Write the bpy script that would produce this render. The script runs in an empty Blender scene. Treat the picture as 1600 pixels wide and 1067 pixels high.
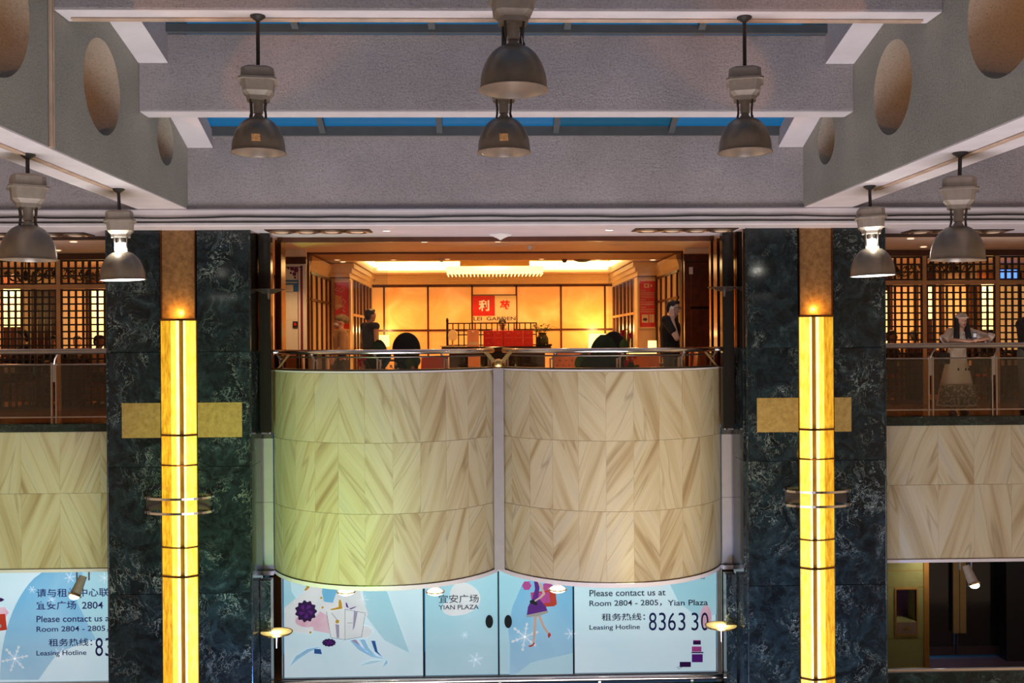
import bpy, bmesh, math, random
from mathutils import Vector, Matrix, Euler
random.seed(7)
S = bpy.context.scene
COL = S.collection
PI = math.pi

# ------------------------------------------------------------------ camera
FPX = 1556.0
TH = math.atan(43 / FPX); PH = 3.5 / FPX; RHO = math.radians(.37)
CAM = Vector((-.2, 0, 1.2))
_F = Vector((math.sin(TH) * math.cos(PH), math.cos(TH) * math.cos(PH), -math.sin(PH)))
_R0 = Vector((math.cos(TH), -math.sin(TH), 0)); _U0 = _R0.cross(_F)
_R = _R0 * math.cos(RHO) - _U0 * math.sin(RHO); _U = _U0 * math.cos(RHO) + _R0 * math.sin(RHO)
cd = bpy.data.cameras.new('camera'); cam = bpy.data.objects.new('camera', cd); COL.objects.link(cam)
cd.sensor_width = 36; cd.lens = FPX / 1600 * 36; cd.clip_end = 200
M = Matrix((( _R.x, _U.x, -_F.x), (_R.y, _U.y, -_F.y), (_R.z, _U.z, -_F.z)))
cam.matrix_world = Matrix.Translation(CAM) @ M.to_4x4()
S.camera = cam

def at(px, py, Y):
    d = _F + _R * (px - 800) / FPX + _U * (533.5 - py) / FPX
    return CAM + d * (Y / d.y)
def atz(px, py, Z):
    d = _F + _R * (px - 800) / FPX + _U * (533.5 - py) / FPX
    return CAM + d * ((Z - CAM.z) / d.z)

# ------------------------------------------------------------------ world + lights
S.view_settings.view_transform = 'Standard'; S.view_settings.look = 'None'
S.view_settings.gamma = 1; S.view_settings.exposure = 0.0
try: S.view_settings.use_curve_mapping = False
except Exception: pass
W = bpy.data.worlds.new('dusk_sky'); S.world = W; W.use_nodes = True
bg = W.node_tree.nodes['Background']; bg.inputs[0].default_value = (.010, .118, .26, 1); bg.inputs[1].default_value = 1.15

def light(kind, name, loc, aim=None, energy=100, color=(1, 1, 1), size=.1, size_y=None, spot=60, blend=.6):
    l = bpy.data.lights.new(name, kind); l.energy = energy; l.color = color
    if kind == 'AREA':
        l.size = size
        if size_y: l.shape = 'RECTANGLE'; l.size_y = size_y
    else: l.shadow_soft_size = size
    if kind == 'SPOT': l.spot_size = math.radians(spot); l.spot_blend = blend
    o = bpy.data.objects.new(name, l); COL.objects.link(o); o.location = loc
    if aim is not None:
        o.rotation_euler = (Vector(aim) - Vector(loc)).to_track_quat('-Z', 'Y').to_euler()
    return o
# unseen area fills added for the mall's general light, behind and below the viewer
light('AREA', 'concourse_fill', (0, -3.5, -5.2), (0, 14, 1.0), 290, (1, .93, .95), 9, 4)
light('AREA', 'atrium_floor_fill', (0, 6.0, -8.8), (0, 9.0, 3), 1400, (1, .93, .95), 9, 5)
# coloured stage spots on the marble drum and the columns
light('SPOT', 'green_spot', (-3.2, 8.0, -4.8), (-3.1, 14.3, -.75), 1500, (.42, 1, .12), .25, spot=40, blend=1)
light('SPOT', 'green_spot_low', (-2.4, 8.0, -5.4), (-1.6, 14.0, -2.2), 420, (.55, 1, .2), .25, spot=34, blend=1)
light('SPOT', 'warm_spot', (3.2, 8.0, -4.0), (2.5, 14.1, -.5), 750, (1, .82, .42), .25, spot=40, blend=1)
light('SPOT', 'green_side_spot', (-4.5, 8.5, -5.0), (-7.0, 14.6, -1.4), 1000, (.60, 1, .30), .25, spot=30, blend=1)
light('SPOT', 'blue_spot', (.5, 7, -6.5), (-3.7, 14, -2.9), 2600, (.1, .3, 1), .2, spot=14, blend=1)
light('SPOT', 'blue_spot_right', (.5, 7, -6.5), (4.2, 14, -2.8), 2400, (.15, .4, 1), .2, spot=22, blend=1)
light('SPOT', 'dim_green_wall_spot', (-1, 4, -5), (-5, 10.5, 4), 300, (.8, 1, .7), .3, spot=50, blend=1)
# unseen warm spots added in the neighbouring bays to turn the hole insides orange
for sx_ in (-1, 1):
    for (hy, hz, en_) in ((12.67, 3.8, 150), (10.65, 3.95, 330), (8.4, 4.15, 420)): light('SPOT', 'side_bay_fill_spot', (sx_ * 8.4, hy - 2.2, 2.5), (sx_ * 4.5, hy + .25, hz), en_ * 1.3, (1, .38, .11), .12, spot=26, blend=.8)

# ------------------------------------------------------------------ materials
MT = {}
def newmat(name):
    m = bpy.data.materials.new(name); m.use_nodes = True; nt = m.node_tree
    b = nt.nodes['Principled BSDF']; MT[name] = m
    return m, nt, b
def N(nt, typ, **kw):
    n = nt.nodes.new(typ)
    for k, v in kw.items(): setattr(n, k, v)
    return n
def ramp(nt, stops, src=None):
    r = nt.nodes.new('ShaderNodeValToRGB')
    el = r.color_ramp.elements
    while len(el) < len(stops): el.new(.5)
    for e, (p, c) in zip(el, stops):
        e.position = p; e.color = c if len(c) == 4 else (*c, 1)
    if src is not None: nt.links.new(src, r.inputs[0])
    return r
def mat(name, col, rough=.5, metal=0, var=.08, scale=6, bump=0, bscale=40, emit=None, estr=0, spec=None, coat=0):
    m, nt, b = newmat(name)
    tc = N(nt, 'ShaderNodeTexCoord')
    n = N(nt, 'ShaderNodeTexNoise'); n.inputs['Scale'].default_value = scale; n.inputs['Detail'].default_value = 4
    nt.links.new(tc.outputs['Object'], n.inputs['Vector'])
    lo = tuple(max(0, c * (1 - var)) for c in col); hi = tuple(min(1, c * (1 + var)) for c in col)
    r = ramp(nt, [(.3, lo), (.7, hi)], n.outputs['Fac'])
    nt.links.new(r.outputs[0], b.inputs['Base Color'])
    b.inputs['Roughness'].default_value = rough; b.inputs['Metallic'].default_value = metal
    if spec is not None: b.inputs['Specular IOR Level'].default_value = spec
    if coat: b.inputs['Coat Weight'].default_value = coat
    if bump:
        n2 = N(nt, 'ShaderNodeTexNoise'); n2.inputs['Scale'].default_value = bscale; n2.inputs['Detail'].default_value = 5
        nt.links.new(tc.outputs['Object'], n2.inputs['Vector'])
        bp = N(nt, 'ShaderNodeBump'); bp.inputs['Strength'].default_value = bump; bp.inputs['Distance'].default_value = .02
        nt.links.new(n2.outputs['Fac'], bp.inputs['Height']); nt.links.new(bp.outputs[0], b.inputs['Normal'])
    if emit is not None:
        b.inputs['Emission Color'].default_value = (*emit, 1); b.inputs['Emission Strength'].default_value = estr
    return m
def stucco(name, col, k=1.0):
    m, nt, b = newmat(name)
    tc = N(nt, 'ShaderNodeTexCoord')
    v = N(nt, 'ShaderNodeTexVoronoi'); v.inputs['Scale'].default_value = 34
    n = N(nt, 'ShaderNodeTexNoise'); n.inputs['Scale'].default_value = 42; n.inputs['Detail'].default_value = 9; n.inputs['Roughness'].default_value = .82
    big = N(nt, 'ShaderNodeTexNoise'); big.inputs['Scale'].default_value = 1.1; big.inputs['Detail'].default_value = 3
    for q in (v, n, big): nt.links.new(tc.outputs['Object'], q.inputs['Vector'])
    a = N(nt, 'ShaderNodeMath', operation='MULTIPLY_ADD'); a.inputs[1].default_value = .10
    nt.links.new(v.outputs['Distance'], a.inputs[0]); nt.links.new(n.outputs['Fac'], a.inputs[2])
    bp = N(nt, 'ShaderNodeBump'); bp.inputs['Strength'].default_value = 1.0 * k; bp.inputs['Distance'].default_value = .035
    nt.links.new(a.outputs[0], bp.inputs['Height']); nt.links.new(bp.outputs[0], b.inputs['Normal'])
    r1 = ramp(nt, [(.3, tuple(c * .86 for c in col)), (.7, tuple(min(1, c * 1.1) for c in col))], big.outputs['Fac'])
    r2 = ramp(nt, [(.36, (.62, .60, .62)), (.5, (1, 1, 1))], n.outputs['Fac'])
    mx = N(nt, 'ShaderNodeMix', data_type='RGBA', blend_type='MULTIPLY'); mx.inputs[0].default_value = 1
    nt.links.new(r1.outputs[0], mx.inputs[6]); nt.links.new(r2.outputs[0], mx.inputs[7])
    nt.links.new(mx.outputs[2], b.inputs['Base Color']); b.inputs['Roughness'].default_value = .9
    return m
stucco('stucco', (.64, .575, .60))
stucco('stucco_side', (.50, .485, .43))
mat('white_paint', (.66, .61, .64), .6, var=.07, scale=3, bump=.15, bscale=14)
mat('soffit_paint', (.70, .66, .72), .55, var=.04, scale=2)

def green_marble(name, rough=.12, tint=(1, 1, 1), vein=1.0):
    m, nt, b = newmat(name)
    tc = N(nt, 'ShaderNodeTexCoord'); oi = N(nt, 'ShaderNodeObjectInfo')
    ad = N(nt, 'ShaderNodeVectorMath', operation='ADD')
    sc = N(nt, 'ShaderNodeVectorMath', operation='SCALE'); sc.inputs[0].default_value = (13, 7, 17)
    nt.links.new(oi.outputs['Random'], sc.inputs['Scale'])
    nt.links.new(tc.outputs['Object'], ad.inputs[0]); nt.links.new(sc.outputs[0], ad.inputs[1])
    w = N(nt, 'ShaderNodeTexNoise'); w.inputs['Scale'].default_value = 1.7; w.inputs['Detail'].default_value = 5
    nt.links.new(ad.outputs[0], w.inputs['Vector'])
    ws = N(nt, 'ShaderNodeVectorMath', operation='SCALE'); ws.inputs['Scale'].default_value = 1.3
    nt.links.new(w.outputs['Color'], ws.inputs[0])
    a2 = N(nt, 'ShaderNodeVectorMath', operation='ADD')
    nt.links.new(ad.outputs[0], a2.inputs[0]); nt.links.new(ws.outputs[0], a2.inputs[1])
    def veins(scale, width, detail, rot):
        mp = N(nt, 'ShaderNodeMapping'); mp.inputs['Rotation'].default_value = rot; mp.inputs['Scale'].default_value = (1.0, 1, .42)
        nt.links.new(a2.outputs[0], mp.inputs[0])
        n = N(nt, 'ShaderNodeTexNoise'); n.inputs['Scale'].default_value = scale; n.inputs['Detail'].default_value = detail
        n.inputs['Roughness'].default_value = .62; n.inputs['Distortion'].default_value = .5
        nt.links.new(mp.outputs[0], n.inputs['Vector'])
        s = N(nt, 'ShaderNodeMath', operation='SUBTRACT'); s.inputs[1].default_value = .5; nt.links.new(n.outputs['Fac'], s.inputs[0])
        ab = N(nt, 'ShaderNodeMath', operation='ABSOLUTE'); nt.links.new(s.outputs[0], ab.inputs[0])
        return ramp(nt, [(0, (1, 1, 1)), (width, (0, 0, 0))], ab.outputs[0])
    v1 = veins(2.6, .0055, 6, (0, .7, 0)); v2 = veins(5.0, .006, 7, (0, -.6, 0))
    msk = N(nt, 'ShaderNodeTexNoise'); msk.inputs['Scale'].default_value = 2.3; msk.inputs['Detail'].default_value = 2
    nt.links.new(ad.outputs[0], msk.inputs['Vector'])
    mr = ramp(nt, [(.46, (.03, .03, .03)), (.70, (1, 1, 1))], msk.outputs['Fac'])
    mx = N(nt, 'ShaderNodeMath', operation='MAXIMUM'); nt.links.new(v1.outputs[0], mx.inputs[0]); nt.links.new(v2.outputs[0], mx.inputs[1])
    mm = N(nt, 'ShaderNodeMath', operation='MULTIPLY'); nt.links.new(mx.outputs[0], mm.inputs[0]); nt.links.new(mr.outputs[0], mm.inputs[1])
    mv = N(nt, 'ShaderNodeMath', operation='MULTIPLY'); mv.inputs[1].default_value = .75 * vein; nt.links.new(mm.outputs[0], mv.inputs[0])
    cl = N(nt, 'ShaderNodeTexNoise'); cl.inputs['Scale'].default_value = 4.5; cl.inputs['Detail'].default_value = 8; cl.inputs['Roughness'].default_value = .65
    nt.links.new(a2.outputs[0], cl.inputs['Vector'])
    d = lambda c: tuple(c[i] * tint[i] for i in range(3))
    base = ramp(nt, [(.38, d((.005, .007, .007))), (.58, d((.014, .024, .024))), (.82, d((.050, .080, .078)))], cl.outputs['Fac'])
    mix = N(nt, 'ShaderNodeMix', data_type='RGBA'); nt.links.new(mv.outputs[0], mix.inputs[0]); nt.links.new(base.outputs[0], mix.inputs[6])
    mix.inputs[7].default_value = (.42, .50, .46, 1)
    nt.links.new(mix.outputs[2], b.inputs['Base Color']); b.inputs['Roughness'].default_value = rough
    return m
green_marble('green_marble', .12, (.90, .95, 1.12), 1.2)
green_marble('green_marble_curb', .2, (.7, .9, .8), .5)

def cream_marble(name):
    """book-matched slabs: the grain of each runs along its own angle (property 'grain')"""
    m, nt, b = newmat(name)
    uv = N(nt, 'ShaderNodeUVMap'); oi = N(nt, 'ShaderNodeObjectInfo')
    at_ = N(nt, 'ShaderNodeAttribute', attribute_type='OBJECT', attribute_name='grain')
    ro = N(nt, 'ShaderNodeVectorRotate', rotation_type='Z_AXIS')
    nt.links.new(uv.outputs[0], ro.inputs['Vector']); nt.links.new(at_.outputs['Fac'], ro.inputs['Angle'])
    sc = N(nt, 'ShaderNodeVectorMath', operation='SCALE'); sc.inputs[0].default_value = (31, 17, 9)
    nt.links.new(oi.outputs['Random'], sc.inputs['Scale'])
    ad = N(nt, 'ShaderNodeVectorMath', operation='ADD'); nt.links.new(ro.outputs[0], ad.inputs[0]); nt.links.new(sc.outputs[0], ad.inputs[1])
    def streak(sx, sy, det, dist=.4):
        mp = N(nt, 'ShaderNodeMapping'); mp.inputs['Scale'].default_value = (sx, sy, 1); nt.links.new(ad.outputs[0], mp.inputs[0])
        n = N(nt, 'ShaderNodeTexNoise'); n.inputs['Scale'].default_value = 1; n.inputs['Detail'].default_value = det; n.inputs['Distortion'].default_value = dist
        nt.links.new(mp.outputs[0], n.inputs['Vector']); return n
    a = streak(6, .35, 2.5, .08); c = streak(26, .7, 3, .1); e = streak(4.2, .28, 1.5, .05)
    base = ramp(nt, [(.26, (.30, .21, .11)), (.40, (.44, .36, .225)), (.56, (.52, .455, .315)), (.74, (.45, .41, .32))], a.outputs['Fac'])
    fine = ramp(nt, [(.28, (.82, .78, .74)), (.5, (1, 1, 1))], c.outputs['Fac'])
    mx = N(nt, 'ShaderNodeMix', data_type='RGBA', blend_type='MULTIPLY'); mx.inputs[0].default_value = .5
    nt.links.new(base.outputs[0], mx.inputs[6]); nt.links.new(fine.outputs[0], mx.inputs[7])
    s = N(nt, 'ShaderNodeMath', operation='SUBTRACT'); s.inputs[1].default_value = .47; nt.links.new(e.outputs['Fac'], s.inputs[0])
    ab = N(nt, 'ShaderNodeMath', operation='ABSOLUTE'); nt.links.new(s.outputs[0], ab.inputs[0])
    ln = ramp(nt, [(0, (.55, .47, .42)), (.018, (1, 1, 1))], ab.outputs[0])
    m2 = N(nt, 'ShaderNodeMix', data_type='RGBA', blend_type='MULTIPLY'); m2.inputs[0].default_value = .55
    nt.links.new(mx.outputs[2], m2.inputs[6]); nt.links.new(ln.outputs[0], m2.inputs[7])
    nt.links.new(m2.outputs[2], b.inputs['Base Color']); b.inputs['Roughness'].default_value = .32
    return m
cream_marble('cream_marble')

def onyx(name, c_lo, c_hi, strength, scale=9):
    m, nt, b = newmat(name)
    tc = N(nt, 'ShaderNodeTexCoord')
    mp = N(nt, 'ShaderNodeMapping'); mp.inputs['Scale'].default_value = (3, 3, .6); nt.links.new(tc.outputs['Object'], mp.inputs[0])
    n = N(nt, 'ShaderNodeTexNoise'); n.inputs['Scale'].default_value = scale; n.inputs['Detail'].default_value = 7; n.inputs['Roughness'].default_value = .7
    nt.links.new(mp.outputs[0], n.inputs['Vector'])
    r = ramp(nt, [(.36, c_lo), (.6, c_hi)], n.outputs['Fac'])
    nt.links.new(r.outputs[0], b.inputs['Base Color']); nt.links.new(r.outputs[0], b.inputs['Emission Color'])
    b.inputs['Emission Strength'].default_value = strength; b.inputs['Roughness'].default_value = .25
    return m
onyx('onyx_dull', (.50, .20, .004), (.85, .46, .025), .68)
onyx('onyx_mid', (1, .50, .03), (1, .72, .12), 1.0)
onyx('onyx_bright', (1, .78, .22), (1, .88, .42), 1.5)
onyx('slot_amber', (.16, .07, .006), (.22, .10, .01), .25)
mat('lamp_tube', (1, .95, .7), .4, emit=(1, .86, .45), estr=3.2)
def amber(name, lo, hi):
    m, nt, b = newmat(name)
    tc = N(nt, 'ShaderNodeTexCoord')
    n = N(nt, 'ShaderNodeTexNoise'); n.inputs['Scale'].default_value = 14; n.inputs['Detail'].default_value = 8; n.inputs['Roughness'].default_value = .75
    nt.links.new(tc.outputs['Object'], n.inputs['Vector'])
    r = ramp(nt, [(.35, lo), (.65, hi)], n.outputs['Fac']); nt.links.new(r.outputs[0], b.inputs['Base Color'])
    b.inputs['Roughness'].default_value = .3
    return m
amber('amber_stone', (.13, .06, .02), (.30, .16, .06))
amber('amber_reflection', (.27, .17, .045), (.44, .30, .09))

mat('chrome', (.72, .70, .70), .14, 1, var=.04)
mat('steel', (.42, .39, .38), .3, 1, var=.08)
mat('dark_steel', (.10, .085, .08), .35, .8)
mat('bronze', (.21, .095, .04), .22, 1)
mat('bronze_mirror', (.40, .25, .16), .06, 1, var=.03)
mat('brass', (.75, .52, .2), .25, 1)
mat('dark_post', (.018, .015, .013), .12, .3)
mat('lamp_grey', (.30, .25, .21), .55, .15, var=.1, scale=20)
mat('dome_grey', (.25, .195, .145), .38, .55, var=.1, scale=10)
mat('dome_inside', (.62, .55, .5), .3, .8)
mat('rod_black', (.03, .025, .025), .5, .3)
mat('cable_black', (.02, .017, .016), .6)
mat('conduit_paint', (.50, .36, .27), .5, var=.2, scale=4)
mat('sticker', (.55, .27, .1), .6, var=.3, scale=60)
mat('skylight_frame', (.11, .12, .125), .5, .3)
mat('recess_brown', (.05, .02, .01), .5)
mat('ring_silver', (.5, .43, .34), .3, .9)
mat('warm_bulb', (.8, .6, .45), .3, emit=(1, .6, .35), estr=.25)
mat('downlight_glow', (1, .9, .8), .4, emit=(1, .80, .58), estr=3.0)
mat('spot_glow', (1, 1, .95), .4, emit=(1, .96, .84), estr=4.0)
mat('cove_glow', (1, .9, .6), .4, emit=(1, .80, .38), estr=3.2)
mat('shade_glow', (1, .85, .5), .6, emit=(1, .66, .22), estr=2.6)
mat('ceiling_cream', (.80, .58, .38), .6, var=.03)
mat('ceiling_outer', (.78, .56, .42), .6, var=.03)
mat('crown_cream', (.85, .66, .40), .5, var=.03)
mat('dark_wood', (.075, .022, .010), .3, var=.35, scale=9)
mat('frame_wood', (.10, .028, .012), .35, var=.2)
mat('lattice_wood', (.018, .008, .006), .5)
mat('light_wood', (.60, .33, .14), .4, var=.12)
mat('wall_cream', (.85, .62, .36), .55, var=.06, scale=1.5)
mat('door_white', (.78, .70, .56), .45, var=.03)
mat('red', (.62, .012, .010), .5, var=.08)
mat('bright_red', (.75, .03, .02), .45, var=.1)
mat('sign_cream', (.9, .75, .45), .5, var=.03)
mat('white', (.85, .85, .84), .5, var=.02)
mat('poster_orange', (.85, .42, .08), .5)
mat('blue_print', (.04, .16, .34), .5)
mat('maroon', (.16, .01, .04), .5)
mat('black', (.008, .008, .009), .5)
mat('black_gloss', (.012, .008, .007), .15)
mat('leaf_dark', (.012, .035, .010), .4, var=.3)
mat('leaf', (.05, .12, .02), .45, var=.3)
mat('leaf_light', (.16, .24, .04), .45, var=.3)
mat('vase_green', (.035, .045, .02), .15)
mat('flower_red', (.55, .01, .03), .5, var=.3, scale=30)
mat('orange_leather', (.55, .14, .04), .35, var=.15)
mat('red_leather', (.30, .03, .02), .35, var=.15)
mat('stripe_cream', (.8, .45, .22), .5)
mat('paper', (.75, .62, .42), .6, var=.05)
mat('pink_card', (.75, .33, .2), .6, var=.08)
mat('floor_wood', (.30, .12, .035), .18, var=.25, scale=3)
mat('lobby_floor', (.36, .20, .09), .15, var=.15, scale=2)
mat('disc_cream', (.62, .56, .30), .3, var=.05)
mat('purple_floor', (.20, .13, .17), .35, var=.1)
mat('green_gold', (.30, .29, .09), .3, .3, var=.06)
mat('gold_trim', (.55, .28, .06), .3, .7)
mat('door_bronze', (.34, .24, .10), .35, .6)
mat('niche_purple', (.10, .04, .11), .4)
mat('plaque', (.22, .15, .09), .35, .3)
mat('door_glass_dark', (.012, .011, .012), .12)
mat('door_frame_dark', (.05, .03, .035), .35)
mat('wall_dark', (.02, .018, .02), .5)
mat('mall_grey', (.40, .39, .41), .6, var=.05)
mat('joint_cream', (.50, .42, .32), .7, var=.05)
mat('grey_wall', (.30, .27, .28), .4, var=.06)
mat('frame_white', (.6, .58, .55), .4)
# people
mat('skin', (.55, .30, .20), .55, var=.06)
mat('skin_pale', (.70, .46, .36), .55, var=.05)
mat('hair_black', (.010, .008, .008), .5, var=.3, scale=50)
mat('cloth_black', (.012, .012, .014), .8)
mat('cloth_dark', (.03, .02, .018), .8, var=.3)
mat('cloth_tan', (.42, .25, .12), .85, var=.1)
mat('cloth_cream', (.62, .52, .43), .85, var=.08, scale=30, bump=.4, bscale=60)
mat('cloth_white', (.86, .80, .70), .85, var=.07, scale=14)
mat('cloth_grey', (.10, .11, .11), .85, var=.12)
mat('cap_beige', (.52, .42, .32), .9, var=.12, scale=60)
mat('scarf', (.24, .18, .10), .8, var=.4, scale=28)
mat('lip', (.36, .08, .07), .5)
mat('shoe', (.30, .22, .2), .6)
mat('phone', (.10, .11, .14), .2)
mat('ink', (.03, .04, .25), .5, var=0)
mat('ink_dark', (.05, .05, .13), .5, var=0)

def lace():
    m, nt, b = newmat('lace')
    tc = N(nt, 'ShaderNodeTexCoord'); v = N(nt, 'ShaderNodeTexVoronoi'); v.inputs['Scale'].default_value = 26
    nt.links.new(tc.outputs['Object'], v.inputs['Vector'])
    r = ramp(nt, [(.30, (.74, .68, .58)), (.46, (.20, .16, .13))], v.outputs['Distance']); nt.links.new(r.outputs[0], b.inputs['Base Color']); b.inputs['Roughness'].default_value = .9
lace()
def glass(name, col=(1, 1, 1), refl=.08, rough=.02):
    m = bpy.data.materials.new(name); m.use_nodes = True; nt = m.node_tree; MT[name] = m
    nt.nodes.remove(nt.nodes['Principled BSDF']); out = nt.nodes['Material Output']
    t = N(nt, 'ShaderNodeBsdfTransparent'); t.inputs[0].default_value = (*col, 1)
    g = N(nt, 'ShaderNodeBsdfGlossy'); g.inputs['Roughness'].default_value = rough; g.inputs[0].default_value = (.9, .9, .9, 1)
    lw = N(nt, 'ShaderNodeLayerWeight'); pw = N(nt, 'ShaderNodeMath', operation='POWER'); pw.inputs[1].default_value = 4
    nt.links.new(lw.outputs['Facing'], pw.inputs[0])
    fr = N(nt, 'ShaderNodeMath', operation='MULTIPLY_ADD'); fr.inputs[1].default_value = .5; fr.inputs[2].default_value = refl * .5; nt.links.new(pw.outputs[0], fr.inputs[0])
    mx = N(nt, 'ShaderNodeMixShader'); nt.links.new(fr.outputs[0], mx.inputs[0]); nt.links.new(t.outputs[0], mx.inputs[1]); nt.links.new(g.outputs[0], mx.inputs[2])
    nt.links.new(mx.outputs[0], out.inputs[0])
glass('clear_glass', (.93, .95, .93)); glass('smoked_glass', (.74, .69, .62)); glass('sky_glass', (.85, .93, .98))
glass('sky_glass_dirty', (.62, .74, .70)); glass('green_glass', (.25, .42, .33)); glass('disc_glass', (.75, .8, .45))

def lit_panel(name, stops, strength, scale=.8, axis=0):
    """backlit translucent print / stone with cloudy colour"""
    m, nt, b = newmat(name)
    tc = N(nt, 'ShaderNodeTexCoord'); n = N(nt, 'ShaderNodeTexNoise'); n.inputs['Scale'].default_value = scale; n.inputs['Detail'].default_value = 3
    n.inputs['Distortion'].default_value = .8
    nt.links.new(tc.outputs['Object'], n.inputs['Vector'])
    r = ramp(nt, stops, n.outputs['Fac'])
    src = r.outputs[0]
    if name in ('poster_pale', 'poster_blue', 'poster_mid'):    # the print fades to pale lilac grey at its foot
        sx = N(nt, 'ShaderNodeSeparateXYZ'); nt.links.new(tc.outputs['Object'], sx.inputs[0])
        fd = ramp(nt, [(0, (.5, .5, .5)), (1, (0, 0, 0))]); mr = N(nt, 'ShaderNodeMapRange'); mr.inputs[1].default_value = 0; mr.inputs[2].default_value = 1.5
        nt.links.new(sx.outputs[2], mr.inputs[0]); nt.links.new(mr.outputs[0], fd.inputs[0])
        mxx = N(nt, 'ShaderNodeMix', data_type='RGBA'); nt.links.new(fd.outputs[0], mxx.inputs[0]); nt.links.new(src, mxx.inputs[6]); mxx.inputs[7].default_value = (.50, .60, .68, 1)
        src = mxx.outputs[2]
    nt.links.new(src, b.inputs['Base Color']); nt.links.new(src, b.inputs['Emission Color'])
    b.inputs['Emission Strength'].default_value = strength; b.inputs['Roughness'].default_value = .35
lit_panel('stone_lit', [(.3, (.90, .36, .07)), (.55, (1, .47, .11)), (.75, (1, .60, .18))], .34, 1.6)
lit_panel('shoji_lit', [(.3, (.95, .42, .10)), (.7, (1, .52, .17))], .45, 1)
lit_panel('panel_yellow_lit', [(.3, (1, .72, .25)), (.7, (1, .85, .45))], 1.6, 1)
lit_panel('poster_pale', [(.35, (.48, .70, .78)), (.5, (.55, .74, .82)), (.65, (.62, .76, .82))], .66, .5)
lit_panel('poster_blue', [(.35, (.14, .44, .70)), (.65, (.26, .56, .78))], .55, .7)
lit_panel('poster_mid', [(.35, (.32, .64, .76)), (.65, (.42, .70, .82))], .55, .7)
lit_panel('poster_white', [(.35, (.70, .76, .80)), (.65, (.80, .84, .88))], .5, 2)
lit_panel('poster_pink', [(.35, (.72, .42, .56)), (.65, (.80, .60, .70))], .45, 2)
for nm, c in dict(p_purple=(.14, .02, .30), p_purple_dark=(.045, .01, .10), p_magenta=(.60, .09, .40), p_red=(.65, .06, .03), p_skin=(.80, .58, .50),
                  p_yellow=(.75, .45, .05), p_deepblue=(.04, .16, .50), p_black=(.006, .006, .01), p_lilac=(.5, .47, .68), p_line=(.12, .12, .18)).items():
    mat(nm, c, .5, var=.06, emit=c, estr=.25)
mat('screen_blue', (.1, .3, .9), .4, emit=(.12, .32, 1), estr=1.4)

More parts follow.
